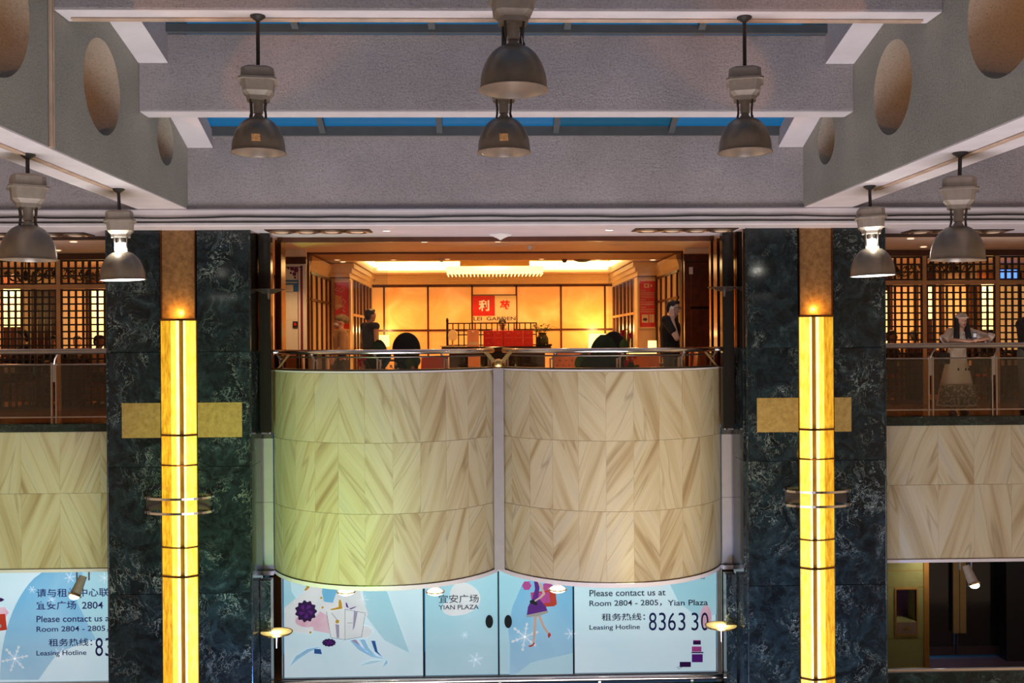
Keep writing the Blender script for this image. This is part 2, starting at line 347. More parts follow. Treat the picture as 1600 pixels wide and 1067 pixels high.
# ------------------------------------------------------------------ mesh helpers
def wloc(o):
    v = Vector((0, 0, 0))
    while o is not None: v += o.location; o = o.parent
    return v
class MB:
    def __init__(s): s.v = []; s.f = []
    def add(s, vs, fs):
        k = len(s.v); s.v += [Vector(p) for p in vs]; s.f += [tuple(i + k for i in f) for f in fs]; return s
    def box(s, x0, x1, y0, y1, z0, z1):
        return s.add([(x0, y0, z0), (x1, y0, z0), (x1, y1, z0), (x0, y1, z0), (x0, y0, z1), (x1, y0, z1), (x1, y1, z1), (x0, y1, z1)],
                     [(0, 3, 2, 1), (4, 5, 6, 7), (0, 1, 5, 4), (1, 2, 6, 5), (2, 3, 7, 6), (3, 0, 4, 7)])
    def cbox(s, c, d): return s.box(c[0] - d[0] / 2, c[0] + d[0] / 2, c[1] - d[1] / 2, c[1] + d[1] / 2, c[2] - d[2] / 2, c[2] + d[2] / 2)
    def prism(s, poly, a, b, axis='y'):
        n = len(poly)
        if axis == 'y': g = lambda p, t: (p[0], t, p[1])
        elif axis == 'z': g = lambda p, t: (p[0], p[1], t)
        else: g = lambda p, t: (t, p[0], p[1])
        vs = [g(p, a) for p in poly] + [g(p, b) for p in poly]
        fs = [tuple(range(n))[::-1], tuple(range(n, 2 * n))] + [(i, (i + 1) % n, n + (i + 1) % n, n + i) for i in range(n)]
        return s.add(vs, fs)
    def tube(s, pts, r, n=8, caps=True, r2=None):
        pts = [Vector(p) for p in pts]; m = len(pts); vs = []
        for i, p in enumerate(pts):
            t = (pts[min(i + 1, m - 1)] - pts[max(i - 1, 0)]).normalized()
            u = t.cross(Vector((0, 0, 1)))
            if u.length < .05: u = t.cross(Vector((0, 1, 0)))
            u.normalize(); w = u.cross(t)
            rr = r if r2 is None else r + (r2 - r) * i / (m - 1)
            for k in range(n):
                a = 2 * PI * k / n; vs.append(p + (u * math.cos(a) + w * math.sin(a)) * rr)
        fs = [(i * n + k, i * n + (k + 1) % n, (i + 1) * n + (k + 1) % n, (i + 1) * n + k) for i in range(m - 1) for k in range(n)]
        if caps: fs += [tuple(range(n))[::-1], tuple(range((m - 1) * n, m * n))]
        return s.add(vs, fs)
    def cyl(s, a, b, r, r2=None, n=12): return s.tube([a, b], r, n, r2=r2)
    def lathe(s, c, prof, n=24, a0=0, a1=2 * PI, close=True):
        full = abs(a1 - a0 - 2 * PI) < 1e-6; k = n if full else n + 1; vs = []
        for r, z in prof:
            for i in range(k):
                a = a0 + (a1 - a0) * i / n; vs.append((c[0] + r * math.cos(a), c[1] + r * math.sin(a), c[2] + z))
        fs = []
        for j in range(len(prof) - 1):
            for i in range(n):
                i2 = (i + 1) % k if full else i + 1
                fs.append((j * k + i, j * k + i2, (j + 1) * k + i2, (j + 1) * k + i))
        if close and full: fs += [tuple(range(k))[::-1], tuple(range((len(prof) - 1) * k, len(prof) * k))]
        return s.add(vs, fs)
    def ell(s, c, r, n=12, m=8, rot=None):
        c = Vector(c); r = (r, r, r) if isinstance(r, (int, float)) else r; vs = []; fs = []
        def P(a, b):
            p = Vector((r[0] * math.cos(a) * math.sin(b), r[1] * math.sin(a) * math.sin(b), r[2] * math.cos(b)))
            return c + (rot @ p if rot is not None else p)
        vs.append(P(0, 0))
        for j in range(1, m):
            for i in range(n): vs.append(P(2 * PI * i / n, PI * j / m))
        vs.append(P(0, PI))
        for i in range(n):
            fs.append((0, 1 + i, 1 + (i + 1) % n)); L = 1 + (m - 2) * n
            fs.append((len(vs) - 1, L + (i + 1) % n, L + i))
        for j in range(m - 2):
            for i in range(n):
                a = 1 + j * n; fs.append((a + i, a + n + i, a + n + (i + 1) % n, a + (i + 1) % n))
        return s.add(vs, fs)
    def strip(s, left, right, t=.004):
        """thin curved sheet between two polylines, thickness along the face normal"""
        n = len(left); vs = []
        for i in range(n):
            l, r = Vector(left[i]), Vector(right[i])
            j = min(i + 1, n - 1); k = max(i - 1, 0)
            nn = (r - l).cross(Vector(left[j]) - Vector(left[k]))
            nn = nn.normalized() if nn.length > 1e-9 else Vector((0, 0, 1))
            vs += [l + nn * t / 2, r + nn * t / 2, r - nn * t / 2, l - nn * t / 2]
        fs = [(0, 1, 2, 3), tuple(4 * (n - 1) + q for q in (3, 2, 1, 0))]
        for i in range(n - 1):
            for q in range(4): fs.append((4 * i + q, 4 * i + (q + 1) % 4, 4 * i + 4 + (q + 1) % 4, 4 * i + 4 + q))
        return s.add(vs, fs)
    def mesh(s, name, off, smooth):
        me = bpy.data.meshes.new(name); me.from_pydata([p - off for p in s.v], [], s.f)
        bm = bmesh.new(); bm.from_mesh(me); bmesh.ops.recalc_face_normals(bm, faces=bm.faces); bm.to_mesh(me); bm.free()
        if smooth:
            me.polygons.foreach_set('use_smooth', [True] * len(me.polygons)); me.set_sharp_from_angle(angle=math.radians(38))
        return me
    def build(s, name, m, parent=None, smooth=False, bevel=0, local=False, origin=None):
        if parent is not None: off = Vector((0, 0, 0)) if local else wloc(parent); loc = Vector((0, 0, 0))
        else:
            if origin is None:
                xs = [p.x for p in s.v]; ys = [p.y for p in s.v]; zs = [p.z for p in s.v]
                origin = Vector(((min(xs) + max(xs)) / 2, (min(ys) + max(ys)) / 2, min(zs)))
            off = loc = Vector(origin)
        me = s.mesh(name, off, smooth); me.materials.append(MT[m])
        o = bpy.data.objects.new(name, me); COL.objects.link(o); o.location = loc
        if parent is not None: o.parent = parent
        if bevel:
            b = o.modifiers.new('bevel', 'BEVEL'); b.width = bevel; b.segments = 2; b.limit_method = 'ANGLE'
        return o
def tag(o, label=None, cat=None, group=None, kind=None):
    if label: o['label'] = label
    if cat: o['category'] = cat
    if group: o['group'] = group
    if kind: o['kind'] = kind
    return o
def empty(name, loc, label=None, cat=None, group=None, kind=None, rz=0):
    o = bpy.data.objects.new(name, None); COL.objects.link(o); o.location = loc; o.rotation_euler.z = rz; o.empty_display_size = .1
    return tag(o, label, cat, group, kind)
KIDS = {}
def children(o): return [c for c in bpy.data.objects if c.parent == o]
def copy_tree(o, parent=None, kids=None):
    if kids is None:
        kids = {}
        for c in bpy.data.objects:
            if c.parent: kids.setdefault(c.parent.name, []).append(c)
    c = o.copy(); COL.objects.link(c)
    if parent: c.parent = parent
    for ch in kids.get(o.name, []): copy_tree(ch, c, kids)
    return c
def B(name, m, *box, parent=None, bevel=0): return MB().box(*box).build(name, m, parent, bevel=bevel)
def struct(o): o['kind'] = 'structure'; return o

def text(body, x0, x1, y_base, y_top, Y, m, parent, name='lettering', depth=.003, bold=.012):
    """lettering flat on the plane at depth Y, fitted to the strip x0..x1, baseline..top (frame pixels)"""
    c = bpy.data.curves.new('t', 'FONT'); c.body = body; c.extrude = 0; c.offset = bold
    o = bpy.data.objects.new('t', c); COL.objects.link(o)
    dg = bpy.context.evaluated_depsgraph_get(); me = bpy.data.meshes.new_from_object(o.evaluated_get(dg))
    bpy.data.objects.remove(o); bpy.data.curves.remove(c)
    vs = [v.co.copy() for v in me.vertices]; fs = [tuple(p.vertices) for p in me.polygons]
    xa = min(v.x for v in vs); xb = max(v.x for v in vs); ya = min(v.y for v in vs); yb = max(v.y for v in vs)
    p0 = at(x0, y_base, Y); p1 = at(x1, y_base, Y); p2 = at(x0, y_top, Y)
    W_, H_ = p1.x - p0.x, p2.z - p0.z
    mb = MB(); mb.v = [Vector((p0.x + (v.x - xa) / (xb - xa) * W_, Y, (p0.z + p1.z) / 2 + (v.y - ya) / (yb - ya) * H_)) for v in vs]; mb.f = fs
    o = mb.build(name, m, parent)
    if len(body) > 1: o['kind'] = 'stuff'
    return o
def poly(pts, Y, m, parent, name, thick=.002):
    """flat printed shape on the plane at depth Y, outline in frame pixels"""
    P = [at(x, y, Y) for x, y in pts]
    mb = MB(); mb.prism([(p.x, p.z) for p in P], Y, Y + thick); return mb.build(name, m, parent)
def disc_pts(cx, cy, rx, ry, n=20, wob=0, k=5):
    return [(cx + rx * (1 + wob * math.cos(k * a)) * math.cos(a), cy + ry * (1 + wob * math.cos(k * a)) * math.sin(a)) for a in [2 * PI * i / n for i in range(n)]]

# ================================================================== STRUCTURE
XO = 12.0          # how far the facade runs to either side
# --- concrete roof beams
def beam_with_holes(sx):
    """deep side beam, three round holes growing towards the viewer"""
    xa, xb = sorted((sx * 4.2, sx * 4.86))
    mb = MB().box(xa, xb, 1.0, 13.6, 3.0, 8.9)
    o = mb.build('concrete_beam', 'stucco_side')
    for (y, z, r) in ((12.67, 3.74, .32), (10.6, 3.88, .5), (8.28, 4.03, .64), (5.6, 4.2, .78)):
        cu = MB().cyl((xa - .3, y, z), (xb + .3, y, z), r, n=56).build('cutter', 'stucco_side')
        md = o.modifiers.new('b', 'BOOLEAN'); md.operation = 'DIFFERENCE'; md.object = cu; md.solver = 'EXACT'
        dg = bpy.context.evaluated_depsgraph_get(); me = bpy.data.meshes.new_from_object(o.evaluated_get(dg))
        o.modifiers.clear(); o.data = me; bpy.data.objects.remove(cu)
    o.data.materials.clear(); o.data.materials.append(MT['stucco_side'])
    for p in o.data.polygons: p.use_smooth = True
    o.data.set_sharp_from_angle(angle=math.radians(30))
    # smooth painted underside
    MB().box(xa, xb, 1.0, 13.6, 2.985, 3.0).build('painted_underside', 'white_paint', o)
    return o
bl = beam_with_holes(-1); tag(bl, 'deep concrete side beam with round holes, on the left above the left column', 'beam')
br = beam_with_holes(1); tag(br, 'deep concrete side beam with round holes, on the right above the right column', 'beam')

def cross_beam(y0, y1, z0, z1, lab):
    o = MB().box(-4.2, 4.2, y0, y1, z0, z1).build('concrete_beam', 'stucco', bevel=.012)
    MB().box(-4.19, 4.19, y0 + .005, y1, z0 - .012, z0).build('painted_underside', 'white_paint', o)
    for s in (-1, 1):   # the same beam goes on in the next bay
        xa, xb = sorted((s * 4.86, s * XO)); MB().box(xa, xb, y0, y1, z0, z1).build('beam_end', 'stucco', o)
    return tag(o, lab, 'beam')
cross_beam(11.7, 12.0, 3.885, 4.78, 'wide pale concrete cross beam between two strips of blue skylight')
cross_beam(9.4, 9.74, 4.31, 5.7, 'nearer concrete cross beam along the top edge, carrying three pendant lamps')
cross_beam(7.3, 7.64, 4.72, 6.6, 'nearest concrete cross beam above the biggest pendant lamp')
def rib(s, pts, lab):
    xa, xb = sorted((s * 3.86, s * 4.2))
    o = MB().prism(pts, xa, xb, 'x').build('beam_rib', 'stucco')
    q = [(pts[0][0], pts[0][1]), (pts[1][0], pts[1][1]), (pts[1][0], pts[1][1] - .01), (pts[0][0], pts[0][1] - .01)]
    MB().prism(q, xa, xb, 'x').build('painted_underside', 'white_paint', o)
    tag(o, lab, 'beam')
for s, w in ((-1, 'left'), (1, 'right')):
    rib(s, [(9.74, 4.88), (11.7, 4.45), (11.7, 4.86), (9.74, 5.62)], 'short sloping concrete rib at the upper %s, between the two cross beams' % w)
    rib(s, [(12.0, 4.39), (13.6, 3.83), (13.6, 4.04), (12.0, 4.72)], 'short sloping concrete rib at the %s, between cross beam and facade beam' % w)
fb = MB().box(-XO, XO, 13.6, 14.0, 3.0, 3.975).build('concrete_beam', 'stucco')
tag(fb, 'long pale concrete facade beam directly above the cornice', 'beam')
# --- cornice with its ledges
tr = MB()
tr.prism([(13.585, 3.0), (13.565, 2.985), (13.56, 2.822), (13.575, 2.816), (13.575, 2.80), (13.555, 2.795), (13.555, 2.765), (13.57, 2.75), (14.1, 2.75), (14.1, 3.0)], -XO, XO, 'x')
struct(tr.build('trim_1', 'white_paint'))
struct(B('trim_2', 'white_paint', -XO, XO, 13.545, 13.565, 2.952, 2.975))
def sag(y, z, amp, seed):
    rnd = random.Random(seed); ph = [rnd.random() * 6 for _ in range(4)]
    return [(x, y, z + amp * (math.sin(x * 1.9 + ph[0]) + .6 * math.sin(x * 4.1 + ph[1]) + .3 * math.sin(x * 9 + ph[2]))) for x in [-XO + i * .12 for i in range(int(2 * XO / .12) + 1)]]
tag(MB().tube(sag(13.548, 2.868, .006, 3), .012, 6).build('black_cable', 'cable_black'), 'wavy black cable running along the middle of the white cornice', 'cable')
tag(MB().tube(sag(13.553, 2.808, .0025, 8), .008, 6).build('thin_cable', 'cable_black'), 'thin straight dark cable low on the white cornice', 'cable')
# --- skylight
sk = empty('window_1', (0, 12, 4.6), kind='structure')
def roofz(y): return 4.06 + .42 * (13.65 - y)
xs = [-7.11 + 1.58 * k for k in range(10)]
for i, x in enumerate(xs):
    MB().prism([(2.0, roofz(2.0) - .10), (13.62, roofz(13.62) - .10), (13.62, roofz(13.62)), (2.0, roofz(2.0))], x - .04, x + .04, 'x').build('glazing_bar', 'skylight_frame', sk)
for a, b in ((12.0, 13.62), (9.74, 11.7), (7.64, 9.4), (2.0, 7.3)):
    if a == 12.0: MB().box(-XO, XO, 13.55, 13.66, 3.975, 4.10).build('skylight_sill', 'skylight_frame', sk)
    for i in range(9):
        m = 'sky_glass_dirty' if (a == 12.0 and i == 5) else 'sky_glass'
        MB().prism([(a, roofz(a) + .01), (b, roofz(b) + .01), (b, roofz(b) + .02), (a, roofz(a) + .02)], xs[i] + .04, xs[i + 1] - .04, 'x').build('pane', m, sk)
MB().box(-XO, XO, 11.62, 11.7, 4.78, 4.875).build('skylight_sill', 'skylight_frame', sk)
# --- the rest of the mall around the viewer
for s in (-1, 1):
    xa, xb = sorted((s * 7.15, s * XO)); struct(MB().prism([(2.0, roofz(2.0)), (13.9, roofz(13.9)), (13.9, roofz(13.9) + .2), (2.0, roofz(2.0) + .2)], xa, xb, 'x').build('ceiling_side', 'stucco'))
    struct(B('wall_atrium_' + ('left' if s < 0 else 'right'), 'wall_cream', *sorted((s * XO, s * (XO + .2))), -7, 14.0, -9.5, 9.3))
struct(B('ceiling_rear', 'stucco', -XO, XO, -7, 2.0, 9.0, 9.3)); struct(B('wall_rear', 'mall_grey', -XO, XO, -7.2, -7, -9.5, 9.3))
struct(B('floor_atrium', 'mall_grey', -XO, XO, -7, 14.9, -9.7, -9.5)); struct(B('wall_under', 'green_marble_curb', -XO, XO, 14.9, 15.0, -9.5, -4.95))
# --- painted conduits under the beams
c1 = MB().tube([(-4.12, 9.62, 4.285), (4.1, 9.62, 4.285)], .014, 6).tube([(-4.12, 9.66, 4.28), (4.1, 9.66, 4.28)], .010, 6)
tag(c1.build('conduit', 'conduit_paint'), 'painted conduit pair running along the underside of the nearer cross beam', 'pipe')
c2 = MB().tube([(-4.185, 9.30, 4.8), (-4.185, 9.30, 3.0)], .018, 6).tube([(-4.185, 9.36, 4.8), (-4.185, 9.36, 3.0)], .012, 6)
tag(c2.build('conduit', 'conduit_paint'), 'painted conduit pair dropping down the face of the left side beam', 'pipe')
for s, w in ((-1, 'left'), (1, 'right')):
    c3 = MB().tube([(s * 4.52, 5, 2.972), (s * 4.52, 11.9, 2.972)], .014, 6).tube([(s * 4.57, 5, 2.975), (s * 4.57, 11.9, 2.975)], .011, 6)
    tag(c3.build('conduit', 'conduit_paint'), 'conduit pair under the %s side beam feeding its pendant lamps' % w, 'pipe')

# --- columns with slabs, mirror and lit onyx strip
def column(cx, word):
    x0, x1 = cx - 1.0, cx + 1.0; inner = 1 if cx < 0 else -1
    lx0, lx1 = cx - .245, cx + .245
    c = empty('marble_column', (cx, 14.3, -4.9), 'dark green veined marble column on the %s with a glowing amber strip' % word, 'column')
    MB().box(x0 + .03, x1 - .03, 14.06, 14.64, -4.9, 2.75).build('column_core', 'wall_dark', c)
    rows = [(-4.9, -2.32), (-2.315, -.55), (-.545, 1.05), (1.055, 2.75)]
    for (a, b) in rows:
        MB().box(x0, lx0 - .01, 14.0, 14.06, a, b).build('marble_slab', 'green_marble', c, bevel=.006)
        MB().box(lx1 + .01, x1, 14.0, 14.06, a, b).build('marble_slab', 'green_marble', c, bevel=.006)
        xi = x1 if inner > 0 else x0; xo_ = x0 if inner > 0 else x1
        if b < 1.1: MB().box(xi - .03, xi, 14.065, 14.65, a, b).build('side_slab', 'green_marble', c)
        else: MB().box(xi - .03, xi, 14.065, 14.65, a, b).build('mirror_panel', 'bronze_mirror', c)
        MB().box(xo_, xo_ + .03, 14.065, 14.65, a, b).build('side_slab', 'green_marble', c)
    # rounded dark corner bead
    for xx in (x0 + .012, x1 - .012): MB().cyl((xx, 14.0, -4.9), (xx, 14.0, 2.75), .014, n=8).build('corner_bead', 'green_marble', c, smooth=True)
    # amber stone back of the niche above the lamp
    MB().box(lx0, lx1, 14.03, 14.06, 1.52, 2.75).build('amber_panel', 'amber_stone', c)
    for xx in (lx0, lx1 - .015): MB().box(xx, xx + .015, 13.98, 14.03, 1.52, 2.75).build('niche_edge', 'bronze', c)
    # reflection of a lit amber band, painted on as thin coloured plates
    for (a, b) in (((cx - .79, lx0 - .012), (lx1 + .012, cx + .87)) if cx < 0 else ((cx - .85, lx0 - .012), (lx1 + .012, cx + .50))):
        MB().box(a, b, 13.996, 14.001, -.14, .345).build('amber_reflection', 'amber_reflection', c)
    # --- the wall light
    L = empty('wall_light', (cx, 14.0, -4.9), 'tall glowing amber onyx wall light on the %s column' % word, 'light')
    cuts = [1.50, -.10, -.52, -1.66, -2.06, -3.62, -4.9]
    f = inner   # the dull side faces away from the centre on both columns
    for i in range(len(cuts) - 1):
        b, a = cuts[i] - .012, cuts[i + 1] + .012
        def pane(u0, u1, d0, d1, m, nm='onyx_pane'):
            # u measured from the outer edge (0) to the inner edge (.48)
            X = lambda u: cx - f * (.24 - u)
            MB().prism([(X(u0), 14.0 - d0), (X(u1), 14.0 - d1), (X(u1), 14.03 - d1), (X(u0), 14.03 - d0)], a, b, 'z').build(nm, m, L)
        pane(.0, .150, .02, .085, 'onyx_dull'); pane(.157, .235, .09, .11, 'onyx_mid'); pane(.235, .270, .11, .112, 'onyx_bright')
        pane(.337, .367, .112, .11, 'onyx_bright'); pane(.365, .48, .11, .02, 'onyx_mid' if i % 2 else 'onyx_mid')
        pane(.2705, .3365, .075, .075, 'slot_amber', 'slot_bar')
        X = lambda u: cx - f * (.24 - u)
    for i, z in enumerate(cuts[:-1]):
        h = .014 if i in (0, 1, 4, 5) else .007
        X = lambda u: cx - f * (.24 - u)
        MB().prism([(X(-.008), 13.965), (X(.15), 13.90), (X(.24), 13.875), (X(.37), 13.875), (X(.488), 13.965), (X(.488), 14.0), (X(-.008), 14.0)], z - h, z + h, 'z').build('metal_band', 'bronze', L)
    MB().box(cx - .24, cx + .24, 13.98, 14.0, -4.9, 1.5).build('back_plate', 'bronze', L)
    # the two crescent rings with a dark plate behind
    MB().box(cx - .46, cx - .25, 13.985, 13.999, -1.14, -.97).build('ring_plate', 'dark_steel', L)
    MB().box(cx + .25, cx + .42, 13.985, 13.999, -1.14, -.97).build('ring_plate', 'dark_steel', L)
    for z in (-.965, -1.165):
        n = 18; arc = []; 
        for i in range(n + 1):
            t = -1 + 2 * i / n; arc.append((cx + .46 * t, 13.99 - .25 * math.sqrt(max(0, 1 - t * t * .96))))
        inn = [(cx + .455 * (-1 + 2 * i / n), 13.99 - .21 * math.sqrt(max(0, 1 - (-1 + 2 * i / n) ** 2 * .96))) for i in range(n + 1)]
        mb = MB()
        for i in range(n):
            mb.prism([arc[i], arc[i + 1], inn[i + 1], inn[i]], z - .016, z + .016, 'z')
        mb.build('chrome_ring', 'chrome', L)
        MB().box(cx - .46, cx - .42, 13.93, 14.0, z - .016, z + .016).build('ring_bracket', 'chrome', L)
        MB().box(cx + .42, cx + .46, 13.93, 14.0, z - .016, z + .016).build('ring_bracket', 'chrome', L)
    light('POINT', 'strip_uplight', (cx, 13.93, 1.60), energy=7.0, color=(1, .55, .1), size=.03)
    light('POINT', 'strip_glow', (cx - .05, 13.6, -.5), energy=1.5, color=(1, .6, .15), size=.1)
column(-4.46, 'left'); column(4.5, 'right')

# --- side parapets faced with cream marble
def tile_box(x0, x1, z0, z1, Y, parent, grain):
    mb = MB().box(x0 + .003, x1 - .003, Y, Y + .03, z0 + .003, z1 - .003); o = mb.build('marble_tile', 'cream_marble', parent)
    uvl = o.data.uv_layers.new(name='UVMap')
    w = wloc(parent)
    for l in o.data.loops:
        co = o.data.vertices[l.vertex_index].co; uvl.data[l.index].uv = (co.x + w.x - (x0 + x1) / 2, co.z + w.z)
    o['grain'] = grain
    return o
for s, w, zt, zb in ((-1, 'left', -.10, -2.08), (1, 'right', -.12, -2.10)):
    xa, xb = sorted((s * 5.5, s * XO))
    p = empty('wall_' + w, ((xa + xb) / 2, 14.7, zb), kind='structure')
    MB().box(xa, xb, 14.605, 14.9, zb - .003, zt).build('parapet_core', 'joint_cream', p)
    edges = [5.5, 5.78, 6.36, 6.92, 7.5, 8.1, 8.7, 9.3, 10.0, 11.0, 12.0] if s < 0 else [5.5, 5.78, 6.52, 7.06, 7.62, 8.2, 8.8, 9.6, 10.6, 12.0]
    for i in range(len(edges) - 1):
        a, b = sorted((s * edges[i], s * edges[i + 1])); zm = -.99 if s < 0 else -1.0
        tile_box(a, b, zm, zt, 14.6, p, (.35 if i % 2 else -.4) + random.uniform(-.15, .15))
        tile_box(a, b, zb, zm, 14.6, p, (-.3 if i % 2 else .45) + random.uniform(-.15, .15))
    MB().box(xa, xb, 14.58, 14.9, zb - .05, zb - .005).build('bottom_trim', 'white_paint', p)
    MB().box(xa, xb, 14.54, 14.84, zt + .004, .02).build('marble_curb', 'green_marble_curb', p, bevel=.008)
    # slab behind, ceiling side of the lower floor
    MB().box(xa, xb, 14.9, 17.5, -2.1, -1.9).build('slab', 'grey_wall', p)
# narrow return walls between column and drum
for s, w in ((-1, 'left'), (1, 'right')):
    xa, xb = sorted((s * 3.33, s * 3.62))
    p = empty('wall_return_' + w, ((xa + xb) / 2, 14.85, -2.19), kind='structure')
    for a, b in ((-.24, -1.18), (-1.185, -2.17)):
        MB().box(xa, xb, 14.78, 14.81, b, a).build('return_slab', 'grey_wall', p)
    MB().box(xa, xb, 14.81, 15.0, -2.19, -.24).build('return_core', 'grey_wall', p)
    MB().box(xa, xb, 14.76, 15.0, -.235, -.16).build('return_ledge', 'dark_steel', p)
    MB().box(xa, xb, 14.74, 15.0, -2.25, -2.19).build('return_trim', 'white_paint', p)

# --- floors and ceilings
fl = empty('floor', (0, 18, 0), kind='structure')
MB().box(-XO, -3.4, 14.9, 17.6, -.12, 0).build('walkway_floor', 'floor_wood', fl)
MB().box(3.4, XO, 14.9, 17.6, -.12, 0).build('walkway_floor', 'floor_wood', fl)
MB().box(-3.4, 3.4, 15.3, 24.2, -.12, 0).build('lobby_floor', 'lobby_floor', fl)
MB().box(-XO, -3.4, 17.6, 24.2, -.12, 0).build('dining_floor', 'floor_wood', fl)
MB().box(3.4, XO, 17.6, 24.2, -.12, 0).build('dining_floor', 'floor_wood', fl)
ce = empty('ceiling', (0, 18, 2.75), kind='structure')
MB().box(-XO, XO, 14.0, 15.05, 2.752, 2.9).build('outer_soffit', 'soffit_paint', ce)
MB().box(-XO, -3.28, 15.05, 24.2, 2.745, 2.9).build('side_ceiling', 'ceiling_outer', ce)
MB().box(3.28, XO, 15.05, 24.2, 2.745, 2.9).build('side_ceiling', 'ceiling_outer', ce)
MB().box(-3.28, 3.28, 15.12, 19.6, 2.745, 2.9).build('lobby_ceiling', 'ceiling_cream', ce)
MB().box(-3.28, -2.75, 19.6, 24.2, 2.745, 2.9).build('lobby_ceiling', 'ceiling_cream', ce)
MB().box(2.75, 3.28, 19.6, 24.2, 2.745, 2.9).build('lobby_ceiling', 'ceiling_cream', ce)
MB().box(-2.75, 2.75, 23.0, 24.2, 2.745, 2.9).build('lobby_ceiling', 'ceiling_cream', ce)
MB().box(-2.75, 2.75, 19.6, 23.0, 3.10, 3.16).build('tray_top', 'crown_cream', ce)
MB().box(-2.75, 2.75, 22.97, 23.0, 2.9, 3.1).box(-2.75, 2.75, 19.6, 19.63, 2.9, 3.1).box(-2.78, -2.75, 19.6, 23, 2.9, 3.1).box(2.75, 2.78, 19.6, 23, 2.9, 3.1).build('tray_edge', 'crown_cream', ce)
MB().box(-2.65, 2.65, 22.90, 22.96, 2.80, 2.99).build('cove_light', 'cove_glow', ce)
MB().box(-2.72, -2.66, 20.2, 22.9, 2.86, 2.97).build('cove_light', 'cove_glow', ce)
MB().box(2.66, 2.72, 20.2, 22.9, 2.86, 2.97).build('cove_light', 'cove_glow', ce)
# dark groove between soffit and restaurant ceiling
struct(B('trim_3', 'frame_wood', -3.3, 3.3, 15.05, 15.12, 2.68, 2.80))
struct(B('trim_4', 'recess_brown', -XO, -5.4, 14.80, 14.86, 2.70, 2.752)); struct(B('trim_5', 'recess_brown', 5.4, XO, 14.80, 14.86, 2.70, 2.752))
# back and side walls of the building
struct(B('wall_back', 'wall_cream', -3.4, 3.4, 24.1, 24.2, 0, 2.9))
struct(B('wall_side_left', 'wall_cream', -3.46, -3.34, 17.7, 24.1, 0, 2.745))
struct(B('wall_side_right', 'wall_cream', 3.34, 3.46, 17.7, 24.1, 0, 2.745))
struct(B('wall_far_left', 'wall_cream', -XO - .1, -XO, 17.6, 24.2, 0, 2.745))
struct(B('wall_far_right', 'wall_cream', XO, XO + .1, 17.6, 24.2, 0, 2.745))
struct(B('wall_end_left', 'grey_wall', -XO - .1, -XO, 14.0, 26, -5, 3)); struct(B('wall_end_right', 'grey_wall', XO, XO + .1, 14.0, 26, -5, 3))


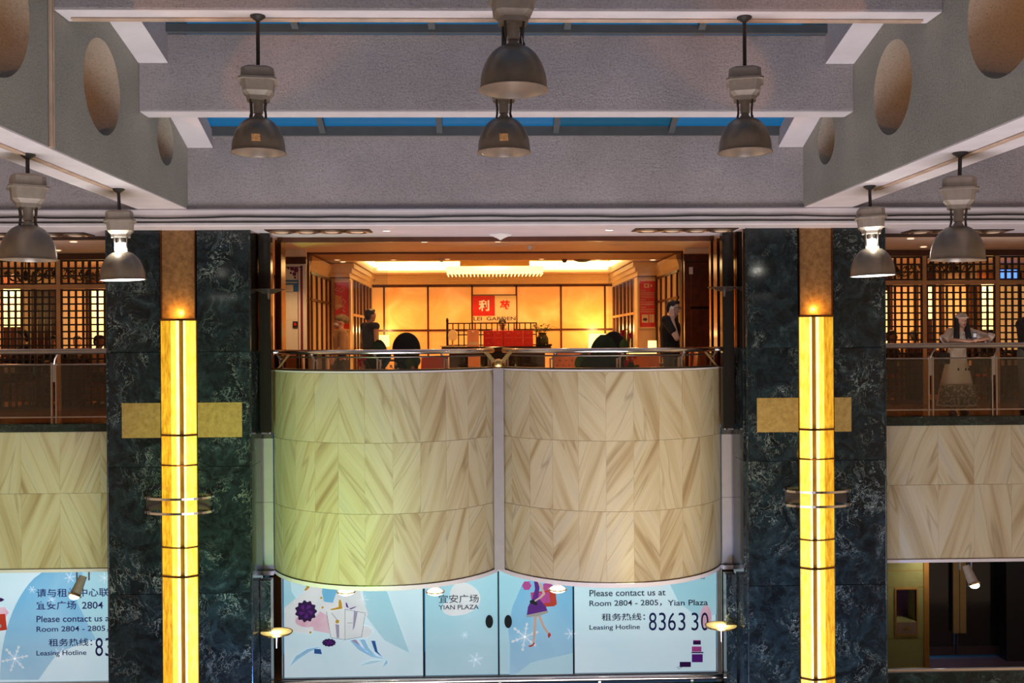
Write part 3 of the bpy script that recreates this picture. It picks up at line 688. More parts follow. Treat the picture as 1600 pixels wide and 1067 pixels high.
# ================================================================== PENDANT LAMPS
def pendant(name_loc, rod, label, tilt=0, lit=False, rz=0, sticker=False):
    """origin = ceiling plate; everything in local coordinates"""
    root = empty('pendant_lamp', name_loc, label, 'lamp', 'industrial pendant lamps', rz=rz)
    L = dict(local=True)
    MB().lathe((0, 0, 0), [(.0, 0), (.072, 0), (.072, -.012), (.035, -.04), (.02, -.05)], 14).build('ceiling_plate', 'rod_black', root, smooth=True, **L)
    MB().cyl((0, 0, -.03), (0, 0, -rod), .018, n=10).build('rod', 'rod_black', root, smooth=True, **L)
    z = -rod
    def rr(w, d, c=.04):   # rectangle with cut corners
        return [(-w, -d + c), (-w + c, -d), (w - c, -d), (w, -d + c), (w, d - c), (w - c, d), (-w + c, d), (-w, d - c)]
    def loft(levels, nm, m):
        mb = MB(); vs = []; n = 8
        for w, d, zz in levels: vs += [(x, y, zz) for x, y in rr(w, d)]
        fs = [tuple(range(n))[::-1], tuple(range(len(vs) - n, len(vs)))]
        for j in range(len(levels) - 1):
            for i in range(n): fs.append((j * n + i, j * n + (i + 1) % n, (j + 1) * n + (i + 1) % n, (j + 1) * n + i))
        mb.add(vs, fs); return mb.build(nm, m, root, **L)
    loft([(.12, .12, z), (.150, .150, z - .025), (.155, .155, z - .115)], 'gear_box_lid', 'lamp_grey')
    loft([(.175, .175, z - .112), (.178, .178, z - .132)], 'flange', 'lamp_grey')
    loft([(.15, .15, z - .13), (.140, .140, z - .235), (.105, .105, z - .275), (.105, .105, z - .31)], 'gear_box', 'lamp_grey')
    zb = z - .31
    MB().cyl((0, 0, zb), (0, 0, zb - .12), .045, n=12).cyl((0, 0, zb - .12), (0, 0, zb - .17), .028, .06, n=12).build('lamp_holder', 'steel' if lit else 'lamp_grey', root, smooth=True, **L)
    for a in (0, 90, 180, 270):
        c, s_ = math.cos(math.radians(a + 45)), math.sin(math.radians(a + 45))
        MB().tube([(c * .10, s_ * .10, zb + .01), (c * .088, s_ * .088, zb - .10), (c * .10, s_ * .10, zb - .175)], .011, 6).build('bracket', 'dark_steel', root, **L)
    if lit: MB().cyl((0, 0, zb - .06), (0, 0, zb - .165), .05, .064, n=14).build('glowing_neck', 'spot_glow', root, **L)
    zd = zb - .165
    prof = [(.055, 0)]
    for i in range(1, 11):
        a = i / 10 * PI / 2; prof.append((.055 + .195 * math.sin(a) ** .92, -.30 * (1 - math.cos(a)) ** .88))
    prof += [(.252, -.318), (.262, -.326), (.262, -.332), (.25, -.33)]
    inner = [(r - .008, zz - (.006 if i < 8 else 0)) for i, (r, zz) in enumerate(prof[:11])][::-1]
    d = MB().lathe((0, 0, zd), prof, 40, close=False).build('dome', 'dome_grey', root, smooth=True, **L)
    MB().lathe((0, 0, zd), [(.25, -.33)] + inner, 40, close=False).build('dome_inside', 'dome_inside', d, smooth=True, **L)
    MB().ell((0, 0, zd - .15), (.055, .055, .10), 14, 8).build('bulb', 'spot_glow' if lit else 'warm_bulb', root, smooth=True, **L)
    if lit: MB().lathe((0, 0, zd - .325), [(0, 0), (.24, 0), (.24, -.004), (0, -.004)], 32, close=False).build('diffuser', 'spot_glow', root, **L)
    if sticker:
        MB().prism([(-.045, -.20), (.03, -.20), (.035, -.262), (-.045, -.262)], -.262, -.225, 'y').build('sticker', 'sticker', root, **L)
        root.children[-1].data.transform(Matrix.Translation((0, 0, zd)))
    if tilt: root.rotation_euler.y = tilt
    return root
pendant((-2.34, 9.56, 4.297), .50, 'pendant lamp with an orange sticker, left one of three on the near cross beam', sticker=True, rz=.15)
pendant((.0, 9.56, 4.297), .50, 'pendant lamp with an orange sticker, centre of the near cross beam below the biggest one', sticker=True)
pendant((2.33, 9.56, 4.297), .50, 'pendant lamp at the right end of the near cross beam', rz=-.25)
pendant((.03, 7.46, 4.71), .84, 'biggest pendant lamp, hanging top centre in front of all the others', rz=.1)
pendant((-4.52, 9.57, 2.985), .20, 'dark pendant lamp at the far left under the side beam', tilt=.0, rz=.5)
pendant((-4.46, 11.75, 2.985), .26, 'lit pendant lamp with glowing neck, in front of the left column', lit=True, rz=.3, tilt=-.04)
pendant((4.43, 9.55, 2.985), .24, 'dark pendant lamp at the far right under the side beam', rz=-.45, tilt=.03)
pendant((4.36, 11.65, 2.985), .26, 'lit pendant lamp with glowing neck, in front of the right column', lit=True, rz=-.3, tilt=-.03)
for x, y in ((-4.46, 11.75), (4.36, 11.65)):
    light('POINT', 'pendant_neck_glow', (x, y - .12, 2.32), energy=7, color=(1, 1, .88), size=.02)

# ================================================================== RECESSED BOXES WITH FOUR LAMPS
def lamp_box(cx, cy, w, label):
    r = empty('recessed_light_box', (cx, cy, 2.75), label, 'light', 'recessed four-lamp ceiling boxes')
    MB().box(cx - w / 2, cx + w / 2, cy - .2, cy + .2, 2.738, 2.75).build('housing', 'recess_brown', r)
    for k in range(4):
        x = cx + (k - 1.5) * w / 4.15
        o = MB().lathe((x, cy, 2.74), [(.17, 0), (.17, -.02), (.145, -.025), (.125, -.005), (.125, 0)], 24, close=False).build('lamp_ring', 'ring_silver', r, smooth=True)
        MB().lathe((x, cy, 2.738), [(.124, 0), (.08, -.018), (0, -.022)], 20, close=False).build('lamp_glass', 'warm_bulb', o, smooth=True)
lamp_box(-2.52, 14.13, 1.46, 'brown recessed ceiling box with four round lamps, left of the balcony opening')
lamp_box(2.66, 14.13, 1.46, 'brown recessed ceiling box with four round lamps, right of the balcony opening')
lamp_box(-6.6, 14.45, 1.5, 'brown recessed ceiling box with four round lamps, far left over the walkway')
lamp_box(6.75, 14.45, 1.5, 'brown recessed ceiling box with four round lamps, far right over the walkway')

# ================================================================== DOWNLIGHTS
def downlight(p, label, group, r=.055, spot=None):
    o = empty('downlight', (p.x, p.y, p.z), label, 'light', group)
    MB().lathe((p.x, p.y, p.z), [(r, 0), (r + .018, -.004), (r + .02, -.008), (r, -.010)], 16, close=False).build('ring', 'white', o)
    MB().lathe((p.x, p.y, p.z - .002), [(0, 0), (r, 0), (r, -.004), (0, -.004)], 16, close=False).build('lens', 'downlight_glow', o)
G1, G2, G3 = 'small lit ceiling downlights over the entrance', 'small lit ceiling downlights in the lobby', 'small lit ceiling downlights over the side walkways'
for px, py, lab in ((604, 360, 'small downlight on the white soffit, nearest the left lamp box'), (952, 359, 'small downlight on the white soffit, nearest the right lamp box')):
    downlight(atz(px, py, 2.75), lab, G1)
for px, py, lab in ((616, 377, 'downlight on the orange ceiling, leftmost of the row behind the dark groove'), (663, 377.5, 'downlight on the orange ceiling, second from left behind the dark groove'),
                    (778, 377, 'downlight on the orange ceiling, at the middle behind the dark groove'), (938, 376, 'downlight on the orange ceiling, right one behind the dark groove')):
    downlight(atz(px, py, 2.742), lab, G1)
for i, (px, py) in enumerate(((527, 406), (536, 409), (615, 406), (699, 405), (776, 395), (846, 405), (920, 394), (934, 406), (1020, 406), (1011, 410))):
    downlight(atz(px, py, 2.742), ['lit lobby downlight, farthest left of all', 'lit lobby downlight, front one of the leftmost close pair', 'lit lobby downlight above the man in the vest', 'lit lobby downlight left of the crystal chandelier', 'lit lobby downlight nearest the entrance at the middle', 'lit lobby downlight right of the crystal chandelier', 'lit lobby downlight nearest the entrance at the right', 'lit lobby downlight beside the black dome camera', 'lit lobby downlight, farthest right of all', 'lit lobby downlight, front one of the rightmost close pair'][i], G2)
for px, py, lab in ((115, 377.5, 'lit downlight over the left walkway beside the lit pendant'), (90, 391, 'lit downlight over the left walkway nearest the screen'),
                    (1423, 372.5, 'lit downlight over the right walkway, nearer the edge'), (1443, 385.5, 'lit downlight over the right walkway, nearer the screen')):
    downlight(atz(px, py, 2.742), lab, G3)
for px, py, r, m, lab in ((828, 384, .05, 'white', 'small white smoke detector on the lobby ceiling right of centre'), (882, 405, .05, 'recess_brown', 'small brown smoke detector in front of the lobby cove'),
                       (690, 404, .04, 'white', 'small white sprinkler head on the lobby ceiling left of centre')):
    p = atz(px, py, 2.742)
    tag(MB().lathe((p.x, p.y, p.z - .07), [(0, 0), (r * .6, .005), (r, .04), (r, .07), (0, .07)], 14, close=False).build('smoke_detector', m, smooth=True), lab, 'detector')
p = atz(910, 406, 2.742)
o = MB().lathe((p.x, p.y, p.z - .05), [(0, 0), (.09, .01), (.17, .035), (.17, .05), (0, .05)], 20, close=False).build('dome_camera', 'black', smooth=True); tag(o, 'flat black dome camera on the lobby ceiling right of centre', 'camera')
p = atz(782, 366, 2.75)
o = MB().lathe((p.x, p.y, p.z - .09), [(0, 0), (.05, .03), (.16, .075), (.17, .09), (0, .09)], 4, close=False).build('ceiling_speaker', 'white'); tag(o, 'pale pyramid shaped ceiling fitting over the middle of the entrance', 'speaker')
for px, py, w, lab in ((1083, 374, .22, 'flat round ceiling vent at the right end of the entrance ceiling'), (965, 383, .16, 'flat ceiling vent right of the smoke detector'), (782, 383, .18, 'flat ceiling vent behind the pyramid fitting')):
    p = atz(px, py, 2.742); tag(MB().lathe((p.x, p.y, p.z - .012), [(0, 0), (w * .8, 0), (w, .012), (0, .012)], 24, close=False).build('ceiling_vent', 'ceiling_outer', smooth=True), lab, 'vent')

# ================================================================== MARBLE BALCONY
SAG = 1.10; HW = 1.66; RAD = (HW ** 2 + SAG ** 2) / (2 * SAG); HALF = math.asin(HW / RAD); YC = 13.7 + RAD
ZR = [.745, -.215, -1.19, -2.17]
bal = empty('balcony', (0, 14.8, -2.2), 'double bowed balcony faced with cream chevron-grained marble', 'balcony')
NT = 11; DA = 2 * HALF / NT
def arc_pts(cx, r, n=33, a=HALF, y0=None):
    return [(cx + r * math.sin(-a + 2 * a * i / n), YC - r * math.cos(-a + 2 * a * i / n)) for i in range(n + 1)]
def arc_tile(h):
    vs = []; fs = []; ns = 3; uvs = []
    g = .0016
    for i in range(ns + 1):
        a = -DA / 2 + g + (DA - 2 * g) * i / ns
        for (r, z) in ((RAD, 0), (RAD, h), (RAD - .03, h), (RAD - .03, 0)):
            vs.append((r * math.sin(a), -r * math.cos(a), z)); uvs.append((RAD * a, z))
    for i in range(ns):
        for q in range(4): fs.append((4 * i + q, 4 * i + (q + 1) % 4, 4 * i + 4 + (q + 1) % 4, 4 * i + 4 + q))
    fs += [(0, 1, 2, 3), tuple(4 * ns + q for q in (3, 2, 1, 0))]
    mb = MB().add(vs, fs); me = mb.mesh('marble_tile', Vector(), True); me.materials.append(MT['cream_marble'])
    u = me.uv_layers.new(name='UVMap')
    for l in me.loops: u.data[l.index].uv = uvs[l.vertex_index]
    return me
tmeshes = [arc_tile(ZR[r] - ZR[r + 1] - .006) for r in range(3)]
rt = random.Random(21)
for cx in (-HW - .0, HW + .0):
    for r in range(3):
        for i in range(NT):
            a = -HALF + DA * (i + .5)
            o = bpy.data.objects.new('marble_tile', tmeshes[r]); COL.objects.link(o); o.parent = bal
            o.location = Vector((cx, YC, ZR[r + 1] + .003)) - bal.location; o.rotation_euler.z = a
            sgn = 1 if ((i + r) % 2) else -1
            if rt.random() < .22: sgn = -sgn
            o['grain'] = sgn * rt.uniform(.25, .75)
    arc = arc_pts(cx, RAD - .005)
    inn = arc_pts(cx, RAD - .16)
    mb = MB(); n = len(arc)
    for i in range(n - 1): mb.prism([arc[i], arc[i + 1], inn[i + 1], inn[i]], ZR[3], ZR[0], 'z')
    mb.build('parapet_core', 'joint_cream', bal)
    outer = arc_pts(cx, RAD + .005); inn2 = arc_pts(cx, RAD - .17)
    mb = MB()
    for i in range(n - 1): mb.prism([outer[i], outer[i + 1], inn2[i + 1], inn2[i]], ZR[0] + .003, ZR[0] + .028, 'z')
    mb.build('top_capping', 'white_paint', bal)
    mb = MB(); o2 = arc_pts(cx, RAD - .02); i3 = arc_pts(cx, RAD - .17)
    for i in range(n - 1): mb.prism([o2[i], o2[i + 1], i3[i + 1], i3[i]], ZR[0] + .030, ZR[0] + .05, 'z')
    mb.build('dark_capping', 'dark_steel', bal)
    mb = MB(); o2 = arc_pts(cx, RAD + .012)
    for i in range(n - 1): mb.prism([o2[i], o2[i + 1], inn2[i + 1], inn2[i]], ZR[3] - .012, ZR[3] - .004, 'z')
    mb.build('bottom_bead', 'steel', bal)
    mb = MB(); mb.prism(arc_pts(cx, RAD - .01), ZR[3] - .075, ZR[3] - .013, 'z'); mb.build('white_underside', 'soffit_paint', bal)
MB().box(-.075, .075, 14.60, 14.74, ZR[3] - .01, ZR[0] + .03).build('cusp_pilaster', 'grey_wall', bal)
MB().box(-3.3, 3.3, 14.8, 15.3, -.12, 0).build('slab', 'grey_wall', bal)
MB().box(-3.2, 3.2, 14.82, 17.4, -2.24, -2.10).build('underside_slab', 'soffit_paint', bal)
for cx in (-HW, HW):
    mb = MB(); mb.prism(arc_pts(cx, RAD - .18), -.12, 0, 'z'); mb.build('balcony_floor', 'lobby_floor', bal)

# railing following the bows
rl = empty('balcony_railing', (0, 14.8, ZR[0] + .05), 'curved chrome handrail with glass on top of the marble balcony', 'railing')
for cx in (-HW, HW):
    pts = [(x, y, 1.035) for x, y in arc_pts(cx, RAD - .09, 40, HALF)]
    if cx < 0: pts = [(-3.42, 14.80, 1.035)] + pts
    else: pts = pts + [(3.46, 14.80, 1.035)]
    MB().tube(pts, .036, 14).build('handrail', 'chrome', rl, smooth=True)
    pts2 = [(x, y, .965) for x, y in arc_pts(cx, RAD - .09, 40, HALF * .97)]
    MB().tube(pts2, .012, 8).build('lower_rail', 'dark_steel', rl, smooth=True)
    for u0, u1 in ((-.93, -.50), (-.46, -.02), (.02, .46), (.50, .93)):
        A = [(cx + (RAD - .09) * math.sin(HALF * (u0 + (u1 - u0) * i / 8)), YC - (RAD - .09) * math.cos(HALF * (u0 + (u1 - u0) * i / 8))) for i in range(9)]
        MB().strip([(x, y, .80) for x, y in A], [(x, y, .95) for x, y in A], .008).build('glass_panel', 'clear_glass', rl, smooth=True)
    for u in (-.95, -.48, 0, .48, .95):
        a = HALF * u; r = RAD - .09; x, y = cx + r * math.sin(a), YC - r * math.cos(a)
        p = MB().cyl((x - .02, y, .795), (x - .02, y, .93), .013, n=8).cyl((x + .02, y, .795), (x + .02, y, .93), .013, n=8).build('post', 'steel', rl, smooth=True)
        sgn = -1 if (u < 0 or (u == 0 and cx > 0)) else 1
        MB().tube([(x, y, .91), (x + (-.07 if cx < 0 else .07), y + .01, 1.01)], .016, 8).build('bracket', 'steel', p, smooth=True)
MB().ell((0, 14.62, .845), (.085, .05, .07), 14, 10).build('cusp_hub', 'brass', rl, smooth=True)
for s in (-1, 1):
    MB().prism([(s * .02, .87), (s * .07, .84), (s * .225, 1.03), (s * .17, 1.04)], 14.60, 14.63).build('cusp_strut', 'brass', rl)
    MB().prism([(s * 3.12, .83), (s * 3.17, .80), (s * 3.02, 1.0), (s * 2.98, 1.0)][::s], 14.35, 14.37).build('end_strut', 'brass', rl)

# dark posts with glass discs either side of the balcony, upper and lower floor
for s, w in ((-1, 'left'), (1, 'right')):
    xa, xb = sorted((s * 3.275, s * 3.45))
    t = B('post', 'dark_post', xa, xb, 14.42, 14.62, -.15, 2.75, bevel=.03); tag(t, 'polished dark post between the %s column and the balcony opening' % w, 'post')
    xa2, xb2 = sorted((s * 3.235, s * 3.275))
    st = B('bronze_jamb', 'bronze', xa2, xb2, 15.0, 15.12, 0, 2.75); tag(st, 'narrow bronze jamb at the %s edge of the balcony opening' % w, 'frame')
    st = B('bronze_jamb', 'bronze', *((-3.40, -3.29) if s < 0 else (3.41, 3.49)), 15.35, 15.6, 0, 2.745); tag(st, 'narrow reflective bronze strip just inside the %s edge of the opening' % w, 'frame')
    d = empty('disc_light', (s * 3.30, 14.42, 1.92), 'dark unlit disc light halfway up the %s post' % w, 'light')
    cx = s * 3.30
    MB().lathe((cx, 14.42, 1.92), [(0, -.045), (.08, -.04), (.17, .0), (.24, .012), (.24, .02), (0, .03)], 28, close=False).build('disc', 'dark_steel', d, smooth=True)
    MB().cyl((cx, 14.42, 1.88), (cx, 14.42, 1.80), .035, .02, n=10).build('stem', 'dark_steel', d, smooth=True)
    # lower floor
    xa, xb = sorted((s * 3.30, s * 3.45))
    t = B('post', 'green_marble', xa, xb, 14.42, 14.60, -4.9, -2.25); tag(t, 'narrow dark marble post beside the storefront, lower %s' % w, 'post')
    t = B('bronze_jamb', 'bronze', *((-3.64, -3.45) if s < 0 else (3.59, 3.78)), 15.9, 15.95, -4.9, -2.25); tag(t, 'bronze lined jamb beside the lower storefront, %s' % w, 'frame')
    cx = s * 3.22 ; zc = -3.0
    d = empty('disc_light', (cx, 14.40, zc), 'lit round glass disc light beside the lower storefront, %s' % w, 'light')
    MB().lathe((cx, 14.40, zc), [(0, -.03), (.10, -.028), (.22, .0), (.225, .012), (0, .012)], 28, close=False).build('disc', 'disc_cream', d, smooth=True)
    MB().lathe((cx, 14.40, zc), [(.22, -.002), (.235, .0), (.235, .016), (.22, .016)], 28, close=False).build('rim', 'brass', d, smooth=True)
    MB().ell((cx, 14.38, zc + .0), (.085, .07, .032), 14, 8).build('bulb', 'spot_glow', d, smooth=True)
    MB().cyl((cx, 14.40, zc - .03), (cx, 14.40, zc - .22), .025, .012, n=8).build('stem', 'steel', d, smooth=True)
    light('POINT', 'disc_glow', (cx, 14.40, zc + .12), energy=5, color=(1, .75, .4), size=.05)

# downlights hanging under the balcony and track spots under the side parapets
for i, (px, py, lab) in enumerate(((541, 921, 'round lit spot under the left bow, above the flower print'), (680, 921, 'round lit spot under the left bow, nearest the middle'), (871, 917, 'round lit spot under the right bow, above the shopping girl print'))):
    p = at(px, py, 14.02)
    d = empty('under_spot', (p.x, p.y, -2.245), lab, 'light', 'round spots under the balcony')
    MB().lathe((p.x, p.y, p.z - .04), [(.09, .03), (.06, .05), (.06, -2.245 - p.z + .04)], 20, close=False).build('housing', 'white_paint', d, smooth=True)
    MB().ell((p.x, p.y - .02, p.z - .03), (.115, .095, .05), 20, 10).build('lens', 'spot_glow', d, smooth=True)
    MB().lathe((p.x, p.y, p.z - .03), [(.115, -.002), (.135, -.004), (.135, .01), (.115, .012)], 24, close=False).build('rim', 'brass', d, smooth=True)
def track_spot(x, y, z, dx, label):
    d = empty('track_spot', (x, y, z), label, 'light')
    a = Vector((x, y, z - .08)); b = a + Vector((dx, -.12, -.24))
    MB().box(x - .11, x + .09, y - .01, y + .01, z - .012, z).build('mount_plate', 'steel', d)
    MB().box(x - .10, x - .085, y - .012, y + .012, z - .14, z).build('yoke_arm', 'steel', d)
    MB().box(x + .075, x + .09, y - .012, y + .012, z - .14, z).build('yoke_arm', 'steel', d)
    MB().tube([a, b], .055, 16, r2=.078).build('barrel', 'lamp_grey', d, smooth=True)
    t = (b - a).normalized()
    MB().tube([b, b + t * .02], .096, 20).build('rim', 'brass', d, smooth=True)
    MB().ell(b + t * .022, (.075, .06, .05), 16, 8).build('lens', 'spot_glow', d, smooth=True)
    light('SPOT', 'track_spot_beam', b + t * .09, b + t, energy=25, color=(1, .9, .6), size=.05, spot=70)
p = at(130, 893, 14.75); track_spot(p.x, p.y, -2.15, -.07, 'brown track spotlight pointing down, in front of the left poster')
p = at(1509, 880, 14.75); track_spot(p.x, p.y, -2.165, .06, 'white track spotlight pointing down, in front of the dark glass doors')

# ================================================================== SIDE RAILINGS (upper walkways)
def side_rail(xa, xb, posts, label, z0=.02):
    r = empty('glass_railing', ((xa + xb) / 2, 14.66, z0), label, 'railing')
    MB().tube([(xa, 14.62, 1.065), (xb, 14.62, 1.065)], .042, 14).build('handrail', 'steel', r, smooth=True)
    MB().tube([(xa, 14.66, .875), (xb, 14.66, .875)], .012, 8).build('middle_rail', 'steel', r, smooth=True)
    MB().box(xa, xb, 14.65, 14.67, .10, .118).build('bottom_rail', 'steel', r)
    for x in posts:
        MB().box(x - .042, x - .022, 14.64, 14.68, z0, .90).box(x + .022, x + .042, 14.64, 14.68, z0, .90).box(x - .03, x + .03, 14.65, 14.67, .62, .90).build('post', 'steel', r)
        MB().tube([(x, 14.66, .88), (x + .02, 14.64, .96), (x + .07, 14.62, 1.04)], .014, 8).build('bracket', 'steel', r, smooth=True)
    e = [xa] + list(posts) + [xb]
    for i in range(len(e) - 1): MB().box(e[i] + .05, e[i + 1] - .05, 14.655, 14.665, .125, .86).build('glass_panel', 'smoked_glass', r)
side_rail(-9.6, -5.5, [-7.62 - .8, -6.46], 'steel and smoked glass railing of the left walkway')
side_rail(5.5, 9.6, [6.44, 7.40, 8.36], 'steel and smoked glass railing of the right walkway')

# ================================================================== LATTICE SCREENS
def lattice(xa, xb, mull, label, Y=17.6, pitch=.121):
    r = empty('lattice_screen', ((xa + xb) / 2, Y, 0), label, 'screen')
    bw = .034
    for x in mull: MB().box(x - .035, x + .035, Y - .035, Y + .035, 0, 2.65).build('post', 'light_wood', r)
    MB().box(xa, xb, Y - .03, Y + .03, 2.13, 2.20).build('rail', 'light_wood', r)
    MB().box(xa, xb, Y - .03, Y + .03, 0, .05).build('bottom_rail', 'frame_wood', r)
    MB().box(xa, xb, Y - .05, Y + .05, 2.64, 2.745).build('head_board', 'dark_wood', r)
    e = [xa] + list(mull) + [xb]
    for i in range(len(e) - 1):
        a, b = e[i] + .045, e[i + 1] - .045
        n = max(1, round((b - a) / pitch))
        for k in range(n + 1):
            x = a + (b - a) * k / n
            MB().box(x - bw / 2, x + bw / 2, Y - .015, Y + .015, .05, 2.12).build('vertical_bar', 'lattice_wood', r)
            MB().box(x - bw / 2, x + bw / 2, Y - .015, Y + .015, 2.21, 2.63).build('vertical_bar', 'lattice_wood', r)
        zs = [.06 + (2.105 - .06) * k / 17 for k in range(18)] + [2.22, 2.355, 2.49, 2.62]
        for z in zs: MB().box(a, b, Y - .02, Y + .02, z - .014, z + .014).build('horizontal_bar', 'lattice_wood', r)
lattice(-9.0, -5.3, [-7.62], 'dark wooden lattice screen of the left dining room')
lattice(5.3, 9.55, [7.66, 8.98], 'dark wooden lattice screen of the right dining room')

# dining rooms behind the screens
for s, w in ((-1, 'left'), (1, 'right')):
    xa, xb = sorted((s * 3.5, s * XO))
    wl = empty('wall_dining_' + w, ((xa + xb) / 2, 21.4, 0), kind='structure')
    MB().box(xa, xb, 21.4, 21.5, 0, 2.745).build('wall_core', 'wall_cream', wl)
    n = 15
    for i in range(n):
        a = xa + (xb - xa) * i / n; b = xa + (xb - xa) * (i + 1) / n
        MB().box(a + .03, b - .03, 21.36, 21.4, .9, 2.3).build('lit_wall_panel', ('shoji_lit', 'wall_cream', 'dark_wood', 'shoji_lit', 'wall_cream')[(i * 3 + (s > 0)) % 5], wl)
        MB().box(a - .03, a + .03, 21.30, 21.4, 0, 2.6).build('wall_post', 'dark_wood', wl)
    MB().box(xa, xb, 21.3, 21.4, 0, .9).build('wainscot', 'dark_wood', wl)
def lit_slab(px0, px1, py0, py1, Y, lab):
    a = at(px0, py1, Y); b = at(px1, py0, Y)
    r = empty('backlit_screen', ((a.x + b.x) / 2, Y, 0), lab, 'light')
    MB().box(a.x, b.x, Y, Y + .06, a.z, b.z).build('diffuser', 'panel_yellow_lit', r)
    MB().box(a.x - .04, a.x, Y - .02, Y + .08, 0, 2.6).box(b.x, b.x + .04, Y - .02, Y + .08, 0, 2.6).box(a.x, b.x, Y, Y + .06, 0, a.z).box(a.x, b.x, Y, Y + .06, b.z, 2.6).build('frame', 'dark_wood', r)
lit_slab(6, 32, 450, 511, 20.6, 'bright yellow lit panel behind the left screen, at the picture edge')
lit_slab(143, 168, 452, 545, 20.6, 'bright white lit panel behind the left screen, beside the column')
lit_slab(1383, 1388, 454, 545, 20.4, 'thin bright lit panel behind the right screen, beside the column')
lit_slab(1450, 1459, 447, 500, 20.6, 'slim bright lit panel behind the right screen, left of the standing woman')
lit_slab(1533, 1554, 443, 515, 20.6, 'bright lit panel behind the right screen, right of the standing woman')
a = at(1563, 436, 20.8)
tv = empty('television', (a.x + .2, 20.8, a.z - .1), 'small glowing blue screen high behind the right lattice', 'television')
MB().box(a.x, a.x + .36, 20.8, 20.84, a.z, a.z + .2).build('screen', 'screen_blue', tv); MB().box(a.x - .03, a.x + .39, 20.84, 20.88, a.z - .03, a.z + .23).build('back_case', 'black', tv)
MB().cyl((a.x + .18, 20.86, a.z + .2), (a.x + .18, 20.86, 2.74), .02, n=6).build('ceiling_arm', 'black', tv)

def chandelier(x, y, z, lab, seed):
    rnd = random.Random(seed)
    r = empty('chandelier', (x, y, 2.745), lab, 'chandelier', 'dark curly chandeliers in the dining rooms')
    MB().cyl((x, y, z), (x, y, 2.745), .01, n=6).build('rod', 'black', r)
    MB().lathe((x, y, z - .09), [(0, 0), (.07, .03), (.10, .09), (.05, .14), (.02, .2)], 12, close=False).build('hub', 'black', r, smooth=True)
    for k in range(8):
        a = 2 * PI * k / 8 + rnd.random() * .2; c, s_ = math.cos(a), math.sin(a)
        pts = [(x + c * q, y + s_ * q, z + h) for q, h in ((.05, -.03), (.15, -.10), (.27, -.07), (.35, .02), (.30, .07), (.26, .03))]
        o = MB().tube(pts, .011, 5).build('arm', 'black', r)
        MB().cyl((x + c * .36, y + s_ * .36, z + .02), (x + c * .36, y + s_ * .36, z + .08), .02, n=6).build('candle_cup', 'black', o)
for px, py, lab in ((40, 432, 'dark chandelier behind the left screen, left of its light wooden post'), (88, 427, 'dark chandelier behind the left screen, nearest its light wooden post'), (138, 430, 'dark chandelier behind the left screen, beside the column'),
                    (1400, 424, 'dark chandelier behind the right screen, beside the column'), (1454, 418, 'dark chandelier behind the right screen, just right of the first light wooden post'), (1490, 418, 'dark chandelier behind the right screen, above the standing woman')):
    p = at(px, py, 19.2); chandelier(p.x, p.y, p.z, lab, px)

def chair(x, y, rz, label, group, m='dark_wood', seat='red_leather', h=1.0):
    r = empty('dining_chair', (x, y, 0), label, 'chair', group, rz=rz)
    L = dict(local=True)
    MB().box(-.22, .22, -.22, .22, .43, .49).build('seat', seat, r, bevel=.02, **L)
    MB().prism([(-.22, .49), (.22, .49), (.20, h - .06), (.14, h), (-.14, h), (-.20, h - .06)], .19, .23).build('backrest', m, r, **L)
    for sx in (-1, 1):
        for sy in (-1, 1): MB().cyl((sx * .19, sy * .19, 0), (sx * .19, sy * .19, .43), .018, n=6).build('leg', m, r, **L)
    return r
def table(x, y, label, cloth='paper', r_=.55):
    r = empty('dining_table', (x, y, 0), label, 'table')
    MB().lathe((x, y, 0), [(0, .72), (r_, .72), (r_, .75), (0, .75)], 24, close=False).build('tabletop', 'dark_wood', r, smooth=True)
    MB().lathe((x, y, 0), [(.28, 0), (.28, .03), (.05, .08), (.05, .72)], 14, close=False).build('pedestal', 'dark_wood', r, smooth=True)
    o = MB().lathe((x, y, 0), [(0, .765), (r_ + .02, .765), (r_ + .05, .60), (r_ + .045, .60), (r_ + .01, .755)], 24, close=False).build('tablecloth', cloth, smooth=True)
    tag(o, label.replace('round dining table', 'cream cloth draped over the round table'), 'tablecloth')
table(at(48, 600, 18.7).x, 19.0, 'round dining table behind the left screen, between seated guests')
table(at(150, 600, 18.7).x, 19.3, 'round dining table behind the left screen, beside the column')
table(at(1418, 600, 18.7).x, 20.0, 'round dining table behind the right screen, beside the column')
table(at(1590, 600, 18.7).x, 19.8, 'round dining table behind the right screen, right of the standing woman')

# ================================================================== LOBBY
YF = 17.6
gf = empty('entrance_frame', (0, YF, 0), 'dark framed glass entrance front of the lobby', 'frame')
a = at(480, 393, YF); b = at(1068, 393, YF); ZT = 2.745
MB().box(a.x - .02, a.x + .04, YF - .04, YF + .04, 0, ZT).build('side_post', 'frame_wood', gf); MB().box(b.x - .04, b.x + .02, YF - .04, YF + .04, 0, ZT).build('side_post', 'frame_wood', gf)
MB().box(a.x, b.x, YF - .04, YF + .04, 2.715, ZT).build('head_bar', 'frame_wood', gf)
MB().box(a.x + .04, b.x - .04, YF - .01, YF + .01, 2.60, 2.715).build('fascia_glass', 'smoked_glass', gf)
for x in (-1.9, 2.0):
    MB().box(a.x + .05 if x < 0 else x, x if x < 0 else b.x - .05, YF - .006, YF + .006, .02, 2.6).build('glass_panel', 'clear_glass', gf)
